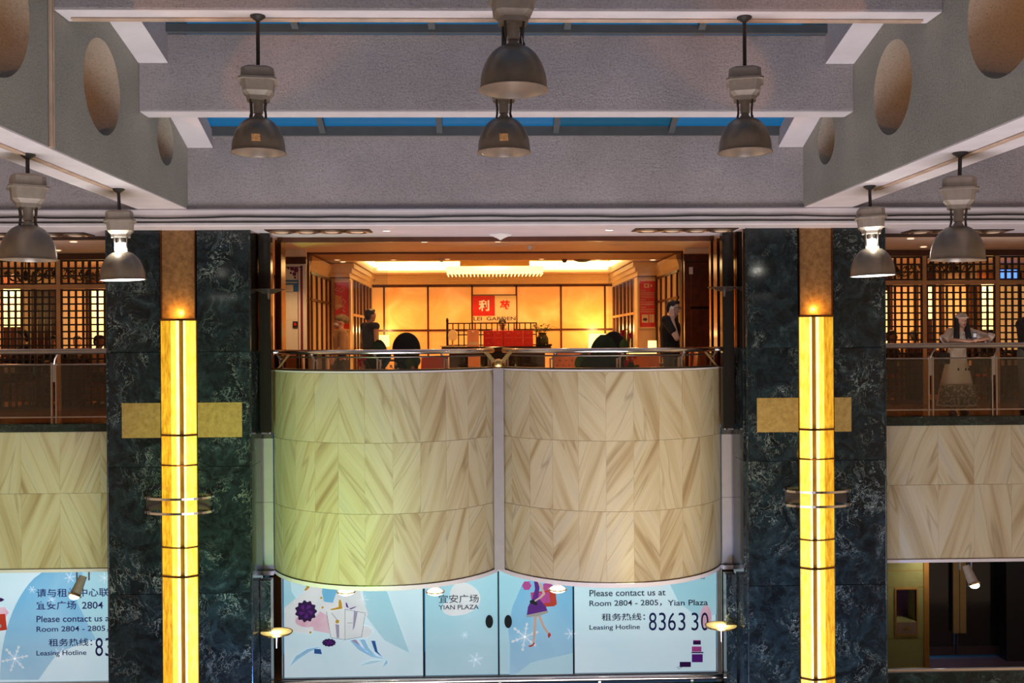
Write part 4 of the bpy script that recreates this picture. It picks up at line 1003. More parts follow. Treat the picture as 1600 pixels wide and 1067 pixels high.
# left of the frame: white door panel with maroon border and blue notice; right: dark timber wall
YD = 17.0
def prect(px0, px1, py0, py1, Y, m, parent, name, thick=.01, bevel=0):
    a = at(px0, py1, Y); b = at(px1, py0, Y); c = at(px0, py0, Y); d_ = at(px1, py1, Y)
    return MB().box(a.x, b.x, Y, Y + thick, (a.z + d_.z) / 2, (b.z + c.z) / 2).build(name, m, parent, bevel=bevel)
dl = empty('door_1', (at(455, 500, YD).x, YD, 0), kind='structure')
x0, x1 = at(432, 500, YD).x, at(479, 500, YD).x
MB().box(x0, x1, YD, YD + .05, 0, 2.50).build('door_leaf', 'door_white', dl)
MB().box(x0, x1, YD - .02, YD + .08, 2.50, 2.62).build('door_header', 'dark_wood', dl)
MB().box(x0, x1, YD, YD + .08, 2.62, 2.745).build('wall_above', 'ceiling_cream', dl)
MB().box(x1 - .10, x1 - .06, YD - .004, YD, .1, 2.47).box(x1 - .145, x1 - .135, YD - .004, YD, .1, 2.42).box(x0 + .05, x1 - .06, YD - .004, YD, 2.44, 2.455).build('maroon_border', 'maroon', dl)
mb = MB()
for (u, v, r) in ((.0, 0, .045), (.07, .02, .035), (.03, -.07, .035), (.13, .03, .02), (.02, -.13, .02), (.09, -.05, .02)): mb.prism([(x1 - .17 - u + r * math.cos(t), 2.40 + v * 1 + r * math.sin(t)) for t in [PI * k / 4 for k in range(8)]], YD - .005, YD)
mb.build('corner_ornament', 'maroon', dl)
mb = MB(); mb.box(x0, x1 - .15, YD - .003, YD, 2.145, 2.15).box(x0, x1 - .15, YD - .003, YD, 1.55, 1.553).build('door_joint', 'light_wood', dl)
nt_ = prect(441.5, 466.5, 437.5, 455.5, YD - .012, 'blue_print', None, 'notice', .01); tag(nt_, 'small blue and cream notice on the white door at the left', 'notice')
prect(442, 458, 445, 455.5, YD - .015, 'paper', nt_, 'notice_field', .003)
mb = MB()
for k in range(10):
    q = at(444 + k * 2.1, 441, YD - .015); mb.box(q.x, q.x + .014, YD - .015, YD - .012, q.z - .015, q.z + .01)
mb.build('lettering', 'paper', nt_)
cp = prect(457.5, 465, 502, 512, YD - .02, 'black', None, 'call_panel', .02); tag(cp, 'small dark square control plate on the white door', 'switch')
prect(459.5, 463, 504, 509, YD - .024, 'red', cp, 'button', .004)
wr = empty('wall_timber_right', (at(1090, 500, YD).x, YD, 0), kind='structure')
x0, x1 = at(1070, 500, YD).x, at(1122, 500, YD).x
MB().box(x0, x1, YD, YD + .1, 0, 2.63).build('timber_core', 'dark_wood', wr); MB().box(x0, x1, YD, YD + .1, 2.63, 2.745).build('wall_above', 'ceiling_cream', wr)
MB().box(x0 - .02, x1, YD - .03, YD, 2.52, 2.64).build('timber_header', 'dark_wood', wr)
for (zz0, zz1) in ((1.02, 1.70), (1.74, 2.50), (.1, .98)):
    MB().box(x0 + .10, x1, YD - .02, YD, zz0, zz1).build('timber_panel', 'dark_wood', wr, bevel=.015)
MB().box(x0 + .1, x1, YD - .026, YD, 1.705, 1.735).build('brass_line', 'bronze', wr)
q = at(1079, 423, YD); tag(MB().box(q.x - .03, q.x + .03, YD - .05, YD - .02, q.z - .06, q.z + .06).build('door_closer', 'white_paint'), 'small white sensor box high on the dark timber wall', 'sensor')

# side walls of the lobby: timber framed cream panels, then a pier with poster, then slatted return
for s, w in ((-1, 'left'), (1, 'right')):
    X = s * 3.28
    r = empty('wall_lobby_' + w, (X, 19, 0), kind='structure')
    xa, xb = sorted((X, X + s * .06))
    MB().box(xa, xb, 17.7, 20.0, 0, 2.70).build('panel_core', 'wall_cream', r)
    for y in (17.8, 18.35, 18.9, 19.45, 19.93): MB().box(*sorted((X, X - s * .035)), y - .03, y + .03, .0, 2.40).build('timber_upright', 'dark_wood', r)
    for z in (.95, 1.93, 2.40): MB().box(*sorted((X, X - s * .03)), 17.7, 20.0, z - .022, z + .022).build('timber_rail', 'dark_wood', r)
    MB().prism([(X, 2.50), (X - s * .05, 2.64), (X - s * .05, 2.70), (X, 2.70)], 17.7, 20.0).build('crown_moulding', 'crown_cream', r)
    # pier
    xp = s * 2.885
    xa, xb = sorted((X, xp))
    MB().box(xa, xb, 20.0, 20.4, 0, 2.44).build('pier', 'wall_cream', r)
    MB().box(xa, xb, 19.98, 20.0, 0, .98).build('pier_base', 'dark_wood', r)
    MB().box(xa, xb, 19.98, 20.0, 2.44, 2.46).build('pier_capping', 'dark_wood', r)
    for k in range(3):
        o_ = .05 * k; MB().box(*sorted((X, xp - s * o_)), 19.97 - o_, 24.0, 2.46 + .09 * k, 2.55 + .09 * k).build('crown_moulding', 'crown_cream', r)
    # return with slats
    MB().box(*sorted((xp + s * .06, xp + s * .10)), 20.4, 24.0, 0, 2.44).build('return_core', 'wall_cream', r)
    for y in (20.5, 21.0, 21.5, 22.1, 22.7, 23.3, 23.85): MB().box(*sorted((xp, xp + s * .06)), y - .09, y + .09, 0, 2.44).build('timber_slat', 'dark_wood', r)
    for z in (.98, 1.72): MB().box(*sorted((xp - s * .01, xp + s * .06)), 20.4, 24.0, z - .025, z + .025).build('timber_rail', 'light_wood', r)
# posters
YP = 19.96
po = prect(523.5, 545.5, 441, 514, YP, 'bright_red', None, 'poster', .02); tag(po, 'tall red festival poster with orange splash on the left pier', 'poster')
prect(522, 548, 438.5, 441, YP, 'sign_cream', po, 'poster_edge', .015); prect(545.5, 548, 441, 514, YP, 'sign_cream', po, 'poster_edge', .015); prect(522, 548, 514, 516.5, YP, 'sign_cream', po, 'poster_edge', .015)
poly([(523.5, 460), (527, 461), (531, 463), (534, 462), (533, 467), (535, 471), (533, 476), (535, 480), (530, 482), (527, 485), (523.5, 483)], YP - .004, 'poster_orange', po, 'orange_splash')
for pts in ([(523.5, 453), (527, 449), (531, 452), (535, 449), (539, 451), (536, 453), (533, 457), (530, 455), (527, 454)], [(533, 472), (536, 467), (541, 472), (538, 474), (537, 478), (540, 482), (535, 480)], [(536, 483), (539, 488), (537, 487)]):
    P = [at(x, y, YP - .006) for x, y in pts]
    MB().tube([(p.x, YP - .004, p.z) for p in P] + [(P[0].x, YP - .004, P[0].z)], .006, 4).build('line_drawing', 'sign_cream', po)
po = prect(999.5, 1023, 439, 511, YP, 'bright_red', None, 'poster', .02); tag(po, 'tall red menu poster with pale bands of print on the right pier', 'poster')
for q in ((997, 999.5, 436, 513), (999.5, 1025, 436, 439), (999.5, 1025, 511, 513)): prect(*q, YP, 'sign_cream', po, 'poster_edge', .015)
prect(1006.5, 1014, 443, 449.5, YP - .003, 'sign_cream', po, 'print_block', .003); prect(1008.5, 1012, 444.5, 448, YP - .006, 'bright_red', po, 'print_block', .003); prect(1016.5, 1019, 444.5, 448, YP - .003, 'sign_cream', po, 'print_block', .003)
for y, x1_ in ((454, 1009), (457.5, 1022), (460.5, 1022), (464, 1022), (468.5, 1009), (472, 1022), (475.5, 1022), (480, 1009), (483.5, 1022), (487, 1022)):
    prect(1000.5, x1_, y - 1, y + .8, YP - .003, 'pink_card', po, 'print_line', .003)
prect(1003, 1013, 491.5, 504, YP - .003, 'sign_cream', po, 'picture_block', .003); prect(1015, 1017, 491, 504, YP - .003, 'white', po, 'picture_block', .003); prect(1018, 1022, 491, 504, YP - .003, 'sign_cream', po, 'picture_block', .003)
poly(disc_pts(1008, 499, 3.5, 2.5), YP - .006, 'dark_wood', po, 'bowl_print')

# back wall of glowing stone panels
YB = 24.0
bw = empty('stone_panel_wall', (0, YB, 0), 'lobby back wall of glowing amber stone panels in dark timber frames', 'wall')
vx = [570, 575.5, 600.5, 669, 738, 807, 876.5, 945, 970, 975]
hx = [447, 515, 552]
X = [at(v, 500, YB).x for v in vx]; zt = at(770, 447, YB).z; zm = at(770, 515.5, YB).z
zsgn = at(770, 461, YB).z
for i in range(1, len(X) - 2):
    for (z0, z1) in ((zm, zt), (.05, zm)):
        MB().box(X[i] + .02, X[i + 1] - .02, YB - .02, YB, z0 + .02, z1 - .02).build('stone_panel', 'stone_lit', bw)
for i in range(1, len(X) - 1): MB().box(X[i] - .022, X[i] + .022, YB - .045, YB - .02, 0, zt + .02).build('timber_upright', 'frame_wood', bw)
MB().box(X[1], X[-2], YB - .045, YB - .02, zt - .02, zt + .04).build('timber_rail', 'frame_wood', bw); MB().box(X[1], X[-2], YB - .044, YB - .02, zm - .025, zm + .025).build('timber_rail', 'frame_wood', bw)
MB().box(X[4], X[5], YB - .05, YB - .02, zsgn - .012, zsgn + .012).build('timber_rail', 'frame_wood', bw)
for s in (-1, 1): MB().box(*sorted((s * 3.02, s * 3.18)), YB - .06, YB, 0, 2.5).build('corner_post', 'dark_wood', bw)
for k in range(4): struct(B('trim_%d' % (6 + k), 'crown_cream', -2.95, 2.95, YB - .12 - .11 * k, YB + .05, 2.53 + .055 * k, 2.585 + .055 * k))
YS = YB - .06
sg = empty('sign', (at(773, 500, YS).x, YS, 1.55), 'red and cream lobby sign with large characters and lettering below', 'sign')
prect(738.5, 773.2, 462, 493.3, YS, 'red', sg, 'red_board', .03); prect(773.2, 806.5, 462, 493.3, YS, 'sign_cream', sg, 'cream_board', .03); prect(739, 806.5, 493.8, 503, YS, 'sign_cream', sg, 'cream_strip', .03)
text('利', 748, 764.5, 486, 468.5, YS - .004, 'white', sg, bold=.035); text('苑', 781, 797, 486, 469, YS - .004, 'bright_red', sg, bold=.035)
text('LEI  GARDEN', 740, 805.5, 500.6, 495, YS - .004, 'dark_wood', sg, bold=.012)
# chandelier of the lobby
cl = empty('crystal_chandelier', (0, 21.3, 2.7), 'wide flat crystal chandelier glowing under the lobby light cove', 'chandelier')
p0, p1 = at(697, 425, 21.3), at(849, 425, 21.3)
MB().box(p0.x, p1.x, 20.9, 21.7, 2.62, 2.74).build('glass_body', 'shade_glow', cl, bevel=.05)
for j in range(3):
    for i in range(26):
        x = p0.x + .04 + (p1.x - p0.x - .08) * i / 25; MB().lathe((x, 20.92 + .38 * j, 2.60), [(0, -.045), (.014, -.02), (0, .01)], 6, close=False).build('crystal', 'shade_glow', cl)
MB().box(p0.x + .3, p1.x - .3, 21.2, 21.4, 2.74, 3.1).build('ceiling_mount', 'brass', cl)

# reception desk
YK = 20.3
dx0, dx1 = at(690, 541, YK).x, at(861, 541, YK).x
dk = empty('reception_desk', ((dx0 + dx1) / 2, YK, 0), 'long dark lacquered reception desk with overhanging top', 'desk')
MB().box(dx0 + .15, dx1 - .12, YK + .05, YK + .6, 0, .98).build('desk_body', 'black_gloss', dk)
MB().box(dx0, dx1, YK - .05, YK + .65, 1.0, 1.055).build('desk_top', 'black_gloss', dk, bevel=.015)
MB().box(dx0 + .05, dx1 - .05, YK, YK + .6, .96, 1.0).build('desk_moulding', 'dark_wood', dk)
MB().box(dx1 - .12, dx1 + .02, YK - .07, YK + .67, 1.055, 1.10).build('scroll_end', 'black_gloss', dk, bevel=.02)
p = at(741, 566, YK); cdd = MB().box(p.x - .125, p.x + .125, YK + .02, YK + .05, .64, .86).build('notice_card', 'pink_card'); tag(cdd, 'square peach notice card on the dark desk front', 'notice')
# lattice guard behind the desk
YG = YK + .62
lg = empty('desk_lattice', (0, YG, 1.055), 'low black lattice guard standing on the reception desk', 'screen')
gx0, gx1 = at(699, 520, YG).x, at(838, 520, YG).x
MB().cyl((gx0, YG, 1.055), (gx0, YG, 1.60), .025, n=8).ell((gx0, YG, 1.6), (.03, .03, .06), 8, 6).build('end_post', 'black', lg)
for k in range(17):
    x = gx0 + (gx1 - gx0) * k / 16; MB().box(x - .012, x + .012, YG - .012, YG + .012, 1.055, 1.55).build('vertical_bar', 'black', lg)
for z in (1.08, 1.30, 1.54): MB().box(gx0, gx1, YG - .014, YG + .014, z - .012, z + .012).build('horizontal_bar', 'black', lg)
# things on the desk
for i in range(5):
    xa_, xb_ = at(755 + i * 15.6, 520, YK + .1).x, at(755 + (i + 1) * 15.6, 520, YK + .1).x
    b_ = MB().box(xa_ + .004, xb_ - .004, YK + .08, YK + .22, 1.055, 1.375).build('gift_box', 'bright_red', bevel=.004)
    tag(b_, ['upright red gift box on the desk, leftmost and darkest of the row', 'upright red gift box, second from the left on the desk', 'upright red gift box in the middle of the desk row', 'upright red gift box, second from the right on the desk', 'upright red gift box on the desk, next to the potted plant'][i], 'box', 'red gift boxes on the reception desk')
    if i == 0: b_.data.materials[0] = MT['red']
    for z, w_ in ((1.33, .08), (1.31, .05), (1.23, .13), (1.12, .03)): MB().box((xa_ + xb_) / 2 - w_ / 2, (xa_ + xb_) / 2 + w_ / 2, YK + .077, YK + .08, z, z + .006).build('printed_line', 'pink_card', b_)
q0, q1 = at(730, 520, YK + .05).x, at(748, 520, YK + .05).x
bc = MB().prism([(YK + .05, 1.055), (YK + .11, 1.40), (YK + .12, 1.40), (YK + .16, 1.055)], q0, q1, 'x').build('menu_stand', 'pink_card'); tag(bc, 'upright peach menu stand left of the red gift boxes', 'menu')
MB().box(q0 + .03, q1 - .02, YK + .045, YK + .05, 1.09, 1.15).build('printed_band', 'paper', bc); MB().ell(((q0 + q1) / 2, YK + .098, 1.36), (.02, .008, .02), 8, 6).build('round_mark', 'white', bc)
p = at(707, 515, YK + .45)
di = MB().tube([(p.x, YK + .45, 1.29), (p.x + .01, YK + .465, 1.29)], .115, 24).build('round_dish', 'sign_cream', smooth=True); tag(di, 'round cream dish on a stand at the left end of the desk', 'plate')
MB().cyl((p.x, YK + .47, 1.055), (p.x, YK + .47, 1.2), .02, n=8).build('dish_stand', 'brass', di)
p = at(700, 535, YK + .1); mb = MB()
pp = MB().box(p.x - .16, p.x + .14, YK + .0, YK + .2, 1.055, 1.075).build('paper_stack', 'paper'); tag(pp, 'flat stack of cream papers at the left end of the desk', 'paper')
pp = MB().box(p.x + .16, p.x + .34, YK + .0, YK + .2, 1.055, 1.066).build('paper_sheet', 'paper'); tag(pp, 'thin paper sheets lying beside the cream paper stack', 'paper')

def leafblade(mb, base, dirv, length, width, droop=.3, n=6):
    base = Vector(base); d = Vector(dirv).normalized(); side = d.cross(Vector((0, 0, 1)))
    if side.length < .1: side = Vector((1, 0, 0))
    side.normalize(); L = []; R = []
    for i in range(n + 1):
        t = i / n; c = base + d * length * t + Vector((0, 0, -droop * length * t * t)); w = width * math.sin(PI * (t * .92 + .06)) ** .8 / 2
        L.append(c - side * w); R.append(c + side * w)
    return mb.strip(L, R, .004)
# potted plant on the desk
YV = YK + .25
p = at(846, 520, YV)
pt = empty('potted_plant', (p.x, YV, 1.055), 'leafy green plant in a dark vase on the desk beside the gift boxes', 'plant')
MB().lathe((p.x + .02, YV, 1.055), [(0, 0), (.10, 0), (.13, .06), (.125, .16), (.08, .24), (.09, .28), (.07, .28), (.0, .26)], 20, close=False).build('vase', 'vase_green', pt, smooth=True)
MB().box(p.x - .12, p.x - .04, YV - .12, YV - .05, 1.055, 1.24).build('small_jar', 'black_gloss', pt, bevel=.01)
rp = random.Random(5)
for k in range(46):
    a = rp.random() * 2 * PI; e = rp.uniform(.1, 1.2); rr_ = rp.uniform(.03, .20)
    mb = MB(); leafblade(mb, (p.x + rr_ * math.cos(a), YV + rr_ * .7 * math.sin(a), 1.36 + rp.uniform(-.02, .13)), (math.cos(a), .6 * math.sin(a), e * .6), rp.uniform(.06, .12), rp.uniform(.035, .06), .4, 4)
    mb.build('leaf', 'leaf_light' if k % 3 else 'leaf', pt)
mb = MB()
for k in range(12):
    a = 2 * PI * k / 12; mb.tube([(p.x + .02, YV, 1.3), (p.x + .1 * math.cos(a), YV + .06 * math.sin(a), 1.38), (p.x + .19 * math.cos(a), YV + .12 * math.sin(a), 1.42 + .05 * (k % 3))], .004, 4)
mb.tube([(p.x + .1, YV, 1.38), (p.x + .25, YV, 1.47), (p.x + .33, YV, 1.42)], .004, 4); mb.build('stem', 'leaf', pt)

# table lamps
def table_lamp(px, Y, w, z0, z1, lab, en):
    x = at(px, 520, Y).x
    t = empty('table_lamp', (x, Y, .75), lab, 'lamp')
    MB().lathe((x, Y, 0), [(w / 2, z0), (w / 2 * .95, z1)], 24, close=False).build('lamp_shade', 'shade_glow', t, smooth=True)
    MB().lathe((x, Y, .75), [(0, 0), (.07, 0), (.06, .03), (.02, .06), (.03, .15), (.015, z0 - .75 + .02), (0, z0 - .75 + .05)], 14, close=False).build('base', 'brass', t, smooth=True)
    c = empty('console_table', (x, Y, 0), ' '.join(lab.replace('glowing table lamp', 'small dark console table under the lamp').split()[:16]), 'table')
    MB().box(x - .3, x + .3, Y - .2, Y + .2, .70, .75).build('tabletop', 'dark_wood', c)
    for sx in (-1, 1):
        for sy in (-1, 1): MB().box(x + sx * .27 - .02, x + sx * .27 + .02, Y + sy * .17 - .02, Y + sy * .17 + .02, 0, .70).build('leg', 'dark_wood', c)
    light('POINT', 'lamp_glow', (x, Y + .05, z1 + .12), energy=en, color=(1, .62, .22), size=.05)
table_lamp(600, 23.4, .24, 1.05, 1.32, 'glowing table lamp left, beside the man in the vest', 14)
table_lamp(933, 23.4, .42, .98, 1.32, 'glowing table lamp right, half hidden behind the big leaves', 22)
table_lamp(1019, 17.9, .16, 1.02, 1.16, 'glowing table lamp in front of the right pier, beside the man on the phone', 3)

# seats and plants along the balcony
def easy_chair(x, y, rz, lab, m, rounded=False, h=1.0, w=.6, stripes=False):
    r = empty('armchair', (x, y, 0), lab, 'chair', rz=rz)
    L = dict(local=True)
    MB().box(-w / 2, w / 2, -.28, .28, .28, .45).build('seat', m, r, bevel=.04, **L)
    if rounded:
        pts = [(w * .5 * math.cos(t) * (1 if abs(math.cos(t)) < .95 else 1), 1.06 + .26 * math.sin(t)) for t in [-.5 + (PI + 1.0) * i / 20 for i in range(21)]] + [(-w * .36, .45), (w * .36, .45)]
        MB().prism(pts, .22, .30).build('backrest', m, r, bevel=.02, **L)
    else: MB().prism([(-w / 2, .45), (w / 2, .45), (w / 2 - .02, h), (-w / 2 + .02, h)], .24, .30).build('backrest', m, r, bevel=.02, **L)
    if stripes:
        for k in range(4): MB().box(-w / 2 + .05 + k * .15, -w / 2 + .10 + k * .15, .225, .24, .46, h - .02).build('stripe', 'dark_wood', r, **L)
        for k in range(4): MB().box(-w / 2 + .05 + k * .15, -w / 2 + .10 + k * .15, .30, .315, .46, h - .02).build('stripe', 'dark_wood', r, **L)
    for sx in (-1, 1):
        for sy in (-1, 1): MB().cyl((sx * (w / 2 - .06), sy * .22, 0), (sx * (w / 2 - .06), sy * .22, .3), .02, n=6).build('leg', 'dark_wood', r, **L)
    return r
p = at(637, 530, 15.9); easy_chair(p.x, 15.9, PI, 'black chair with a broad rounded back, left of the reception desk', 'black', True, w=.44)
p = at(456, 560, 16.2); easy_chair(p.x, 16.4, PI, 'orange leather chair low behind the left end of the railing', 'orange_leather', h=.98, w=.42)
p = at(507, 560, 16.0); easy_chair(p.x, 16.1, PI * .9, 'orange striped chair behind the railing, in front of the woman in the headscarf', 'stripe_cream', h=1.02, w=.40, stripes=True)
p = at(1079, 560, 16.2); easy_chair(p.x, 16.3, PI * 1.1, 'orange leather chair behind the right end of the railing', 'orange_leather', h=.98, w=.34)
p = at(690, 560, 17.5); easy_chair(p.x - .1, 17.4, PI, 'dark red low chair left of the reception desk front', 'red_leather', h=.92, w=.5)
# tufted sofa
YSF = 18.0; sx0, sx1 = at(866, 560, YSF).x, at(925, 560, YSF).x
sf = empty('sofa', ((sx0 + sx1) / 2, YSF, 0), 'tufted orange leather sofa behind the railing, right of the desk', 'sofa')
MB().box(sx0, sx1, YSF + .1, YSF + .3, .3, 1.0).build('backrest', 'orange_leather', sf, bevel=.05); MB().box(sx0, sx1, YSF - .5, YSF + .1, .2, .62).build('seat', 'red_leather', sf, bevel=.05)
for j in range(3):
    for i in range(6): MB().ell((sx0 + .06 + (i + .5 * (j % 2)) * .11, YSF + .098, .72 + j * .09), (.014, .012, .014), 6, 4).build('button', 'dark_wood', sf)
for xx in (sx0 + .06, sx1 - .06):
    for yy in (YSF - .42, YSF + .22): MB().cyl((xx, yy, 0), (xx, yy, .3), .025, n=6).build('leg', 'dark_wood', sf)
# low cabinet with bright top, right
YC2 = 17.4; cx0, cx1 = at(985, 560, YC2).x, at(1030, 560, YC2).x
cb = empty('side_cabinet', ((cx0 + cx1) / 2, YC2, 0), 'low cabinet with brightly lit top behind the railing at the right', 'cabinet')
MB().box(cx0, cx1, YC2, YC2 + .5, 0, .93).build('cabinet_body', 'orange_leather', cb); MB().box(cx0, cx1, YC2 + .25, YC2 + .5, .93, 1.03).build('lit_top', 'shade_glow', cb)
for i, (px, lab) in enumerate(((1102, 'leaning red menu folder at the right end of the balcony'), )):
    p = at(1088, 560, 15.6); m_ = MB().prism([(p.x - .05, .0), (p.x - .01, .0), (p.x + .07, 1.0), (p.x + .03, 1.0)], 15.6, 15.9).build('menu_board', 'orange_leather'); tag(m_, lab, 'menu')
def broad_plant(px, Y, lab, leaves, pot='black_gloss', flower=None):
    x = at(px, 560, Y).x
    r = empty('broad_leaf_plant', (x, Y, 0), lab, 'plant')
    MB().lathe((x, Y, 0), [(0, 0), (.13, 0), (.17, .3), (.18, .5), (.15, .5), (0, .46)], 20, close=False).build('pot', pot, r, smooth=True)
    for (lx, ly, w_, h_, m, lean) in leaves:      # upright broad leaves: px, py of top, size
        t_ = at(lx, ly, Y); n = 10; L_ = []; R_ = []
        bx = x + (t_.x - x) * .25
        for i in range(n + 1):
            t = i / n; cx_ = bx + (t_.x - bx) * t; cz = (t_.z - h_) + h_ * t; w = w_ / 2 * math.sin(PI * min(1, .12 + .86 * t)) ** .55
            if i == n: w = w_ * .12
            L_.append((cx_ - w, Y + lean * t + .03, cz)); R_.append((cx_ + w, Y + lean * t - .03, cz))
        MB().strip(L_, R_, .006).build('leaf', m, r, smooth=True)
        MB().tube([(x, Y, .45), (bx, Y, t_.z - h_)], .008, 5).build('stem', 'leaf', r)
    if flower:
        for (fx, fy, rad_, m) in flower:
            t_ = at(fx, fy, Y - .12); o = MB().tube([(x, Y, .48), ((x + t_.x) / 2, Y - .05, (.48 + t_.z) / 2), (t_.x, Y - .12, t_.z)], .006, 5).build('stem', 'leaf', r)
            mb = MB()
            for k in range(9):
                a = 2 * PI * k / 9; leafblade(mb, (t_.x, Y - .12, t_.z), (math.cos(a), -.5, math.sin(a)), rad_, rad_ * .5, .1, 4)
            mb.build('flower', m, o)
    return r
broad_plant(590, 15.3, 'dark broad-leaved plant with pink blooms, in front of the man in the vest', [(592, 531, .26, .32, 'leaf_dark', .02), (578, 545, .2, .3, 'leaf_dark', -.05), (606, 548, .2, .28, 'leaf_dark', .04)], flower=[(562, 566, .07, 'flower_red'), (570, 558, .05, 'flower_red'), (567, 573, .045, 'pink_card')])
broad_plant(638, 15.2, 'low dark plant with speckled leaves behind the railing, below the rounded black chair', [(630, 553, .22, .22, 'leaf_dark', 0), (650, 556, .22, .2, 'leaf_dark', .05), (640, 560, .16, .2, 'leaf', -.08), (618, 560, .14, .2, 'leaf_dark', -.05)], flower=[(611, 572, .03, 'paper'), (618, 568, .03, 'paper'), (622, 577, .03, 'paper'), (645, 575, .04, 'pink_card')])
broad_plant(943, 15.25, 'tall plant with big dark green leaves, right of the tufted sofa', [(944, 523, .42, .50, 'leaf_dark', 0), (936, 545, .3, .34, 'leaf_dark', -.06), (955, 540, .3, .42, 'leaf_dark', .06)])
broad_plant(912, 15.25, 'rounded olive green leaf plant at the foot of the tall dark one', [(914, 552, .30, .26, 'leaf', 0), (922, 556, .22, .24, 'leaf_dark', -.05)])
broad_plant(975, 15.2, 'red flowering plant with spiky blooms, left of the man on the phone', [(985, 565, .16, .16, 'leaf', -.06), (975, 530, .13, .16, 'leaf', 0), (995, 570, .12, .12, 'leaf', -.1)], flower=[(973, 520, .06, 'flower_red'), (985, 524, .055, 'flower_red'), (981, 513, .04, 'poster_orange'), (970, 553, .055, 'flower_red'), (984, 560, .07, 'flower_red'), (978, 567, .055, 'flower_red'), (966, 563, .05, 'flower_red'), (992, 556, .05, 'flower_red'), (978, 577, .04, 'poster_orange')])
p = at(957, 530, 15.9); easy_chair(p.x, 16.0, PI, 'black chair with a broad rounded back, behind the big dark green leaves', 'black', True, w=.40)

# lobby / dining lights (downlights doing the lighting)
WARM = (1, .50, .17)
for x in (-2.0, 0, 2.0):
    light('SPOT', 'ceiling_spot', (x, 18.6, 2.72), (x, 18.6, 0), 85, WARM, .06, spot=140, blend=.8)
    light('SPOT', 'ceiling_spot', (x * .9, 22.6, 3.0), (x * 1.0, 24, 1.6), 120, WARM, .06, spot=110, blend=1)
    light('SPOT', 'ceiling_spot', (x * .9, 20.6, 3.0), (x * 1.0, 20.6, 0), 120, WARM, .06, spot=150, blend=1)
for x in (-2.4, -.8, .9, 2.4): light('SPOT', 'ceiling_spot', (x, 16.3, 2.72), (x, 16.3, 0), 45, (1, .48, .2), .06, spot=150, blend=.8)
light('SPOT', 'door_fill_spot', (-3.1, 15.9, 2.72), (-3.65, 17.0, .9), 95, (1, .62, .3), .06, spot=60, blend=1)  # added spot without a fitting, warms and brightens the white door
for x in (-1.6, 1.6): light('POINT', 'lobby_fill_lamp', (x, 17.0, 1.0), energy=10, color=(1, .5, .2), size=.25)
for s in (-1, 1):
    for x in (5.2, 7.6, 10.0):
        light('SPOT', 'dining_spot', (s * x, 20.2, 2.70), (s * x, 20.6, 0), 150, WARM, .06, spot=155, blend=.8)
    for x in (6.4, 8.2): light('SPOT', 'walkway_spot', (s * x, 16.2, 2.70), (s * x, 16.2, 0), 14, (1, .5, .22), .06, spot=150, blend=.8)
    light('POINT', 'dining_lamp', (s * 7.4, 19.3, 1.5), energy=22, color=WARM, size=.2)

# ================================================================== LOWER STOREFRONT
YL = 17.5
def board(px0, px1, lab, m='poster_pale', frame=True, zt=-2.5):
    x0, x1 = at(px0, 1000, YL).x, at(px1, 1000, YL).x
    r = empty('printed_hoarding', ((x0 + x1) / 2, YL, -4.72), lab, 'panel')
    MB().box(x0 + .006, x1 - .006, YL, YL + .03, -4.69, zt).build('printed_glass', m, r)
    return r, x0, x1
BX = []
r1, xa, xb = board(443.5, 662, 'left storefront panel printed with dark flowers and a gift box', 'poster_pale'); BX.append(xb)
r2, xa, xb = board(664, 779, 'storefront panel with the plaza name in two languages', 'poster_mid'); BX.append(xb)
r3, xa, xb = board(780, 896, 'storefront panel with a walking girl in a purple dress', 'poster_mid'); BX.append(xb)
r4, xa4, xb4 = board(897.5, 1119, 'right storefront panel with the leasing hotline', 'poster_pale')
r0, xa0, xb0 = board(-80, 225, 'storefront panel at far left with the leasing notice, partly hidden by the column', 'poster_pale')
sfm = empty('storefront_frame', (0, YL, -4.9), 'pale metal frame around the lower storefront panels', 'frame')
x0, x1 = at(441, 1000, YL).x, at(1121, 1000, YL).x
MB().box(x0 - .06, x0 + .005, YL - .03, YL + .06, -4.9, -2.45).build('side_post', 'frame_white', sfm); MB().box(x1 - .005, x1 + .06, YL - .03, YL + .06, -4.9, -2.45).build('side_post', 'frame_white', sfm)
MB().box(x0 - .14, x0 - .07, YL - .06, YL + .06, -4.9, -2.45).build('side_post', 'steel', sfm); MB().box(x1 + .07, x1 + .14, YL - .06, YL + .06, -4.9, -2.45).build('side_post', 'steel', sfm)
MB().box(x0, x1, YL - .03, YL + .06, -4.78, -4.70).build('bottom_rail', 'steel', sfm)
for bx in BX: MB().box(bx - .012, bx + .012, YL - .012, YL + .02, -4.70, -2.45).build('dark_joint', 'black', sfm)
MB().box(xa0, -5.3, YL - .03, YL + .06, -4.76, -4.70).build('bottom_rail', 'frame_white', sfm)
q = YL - .004
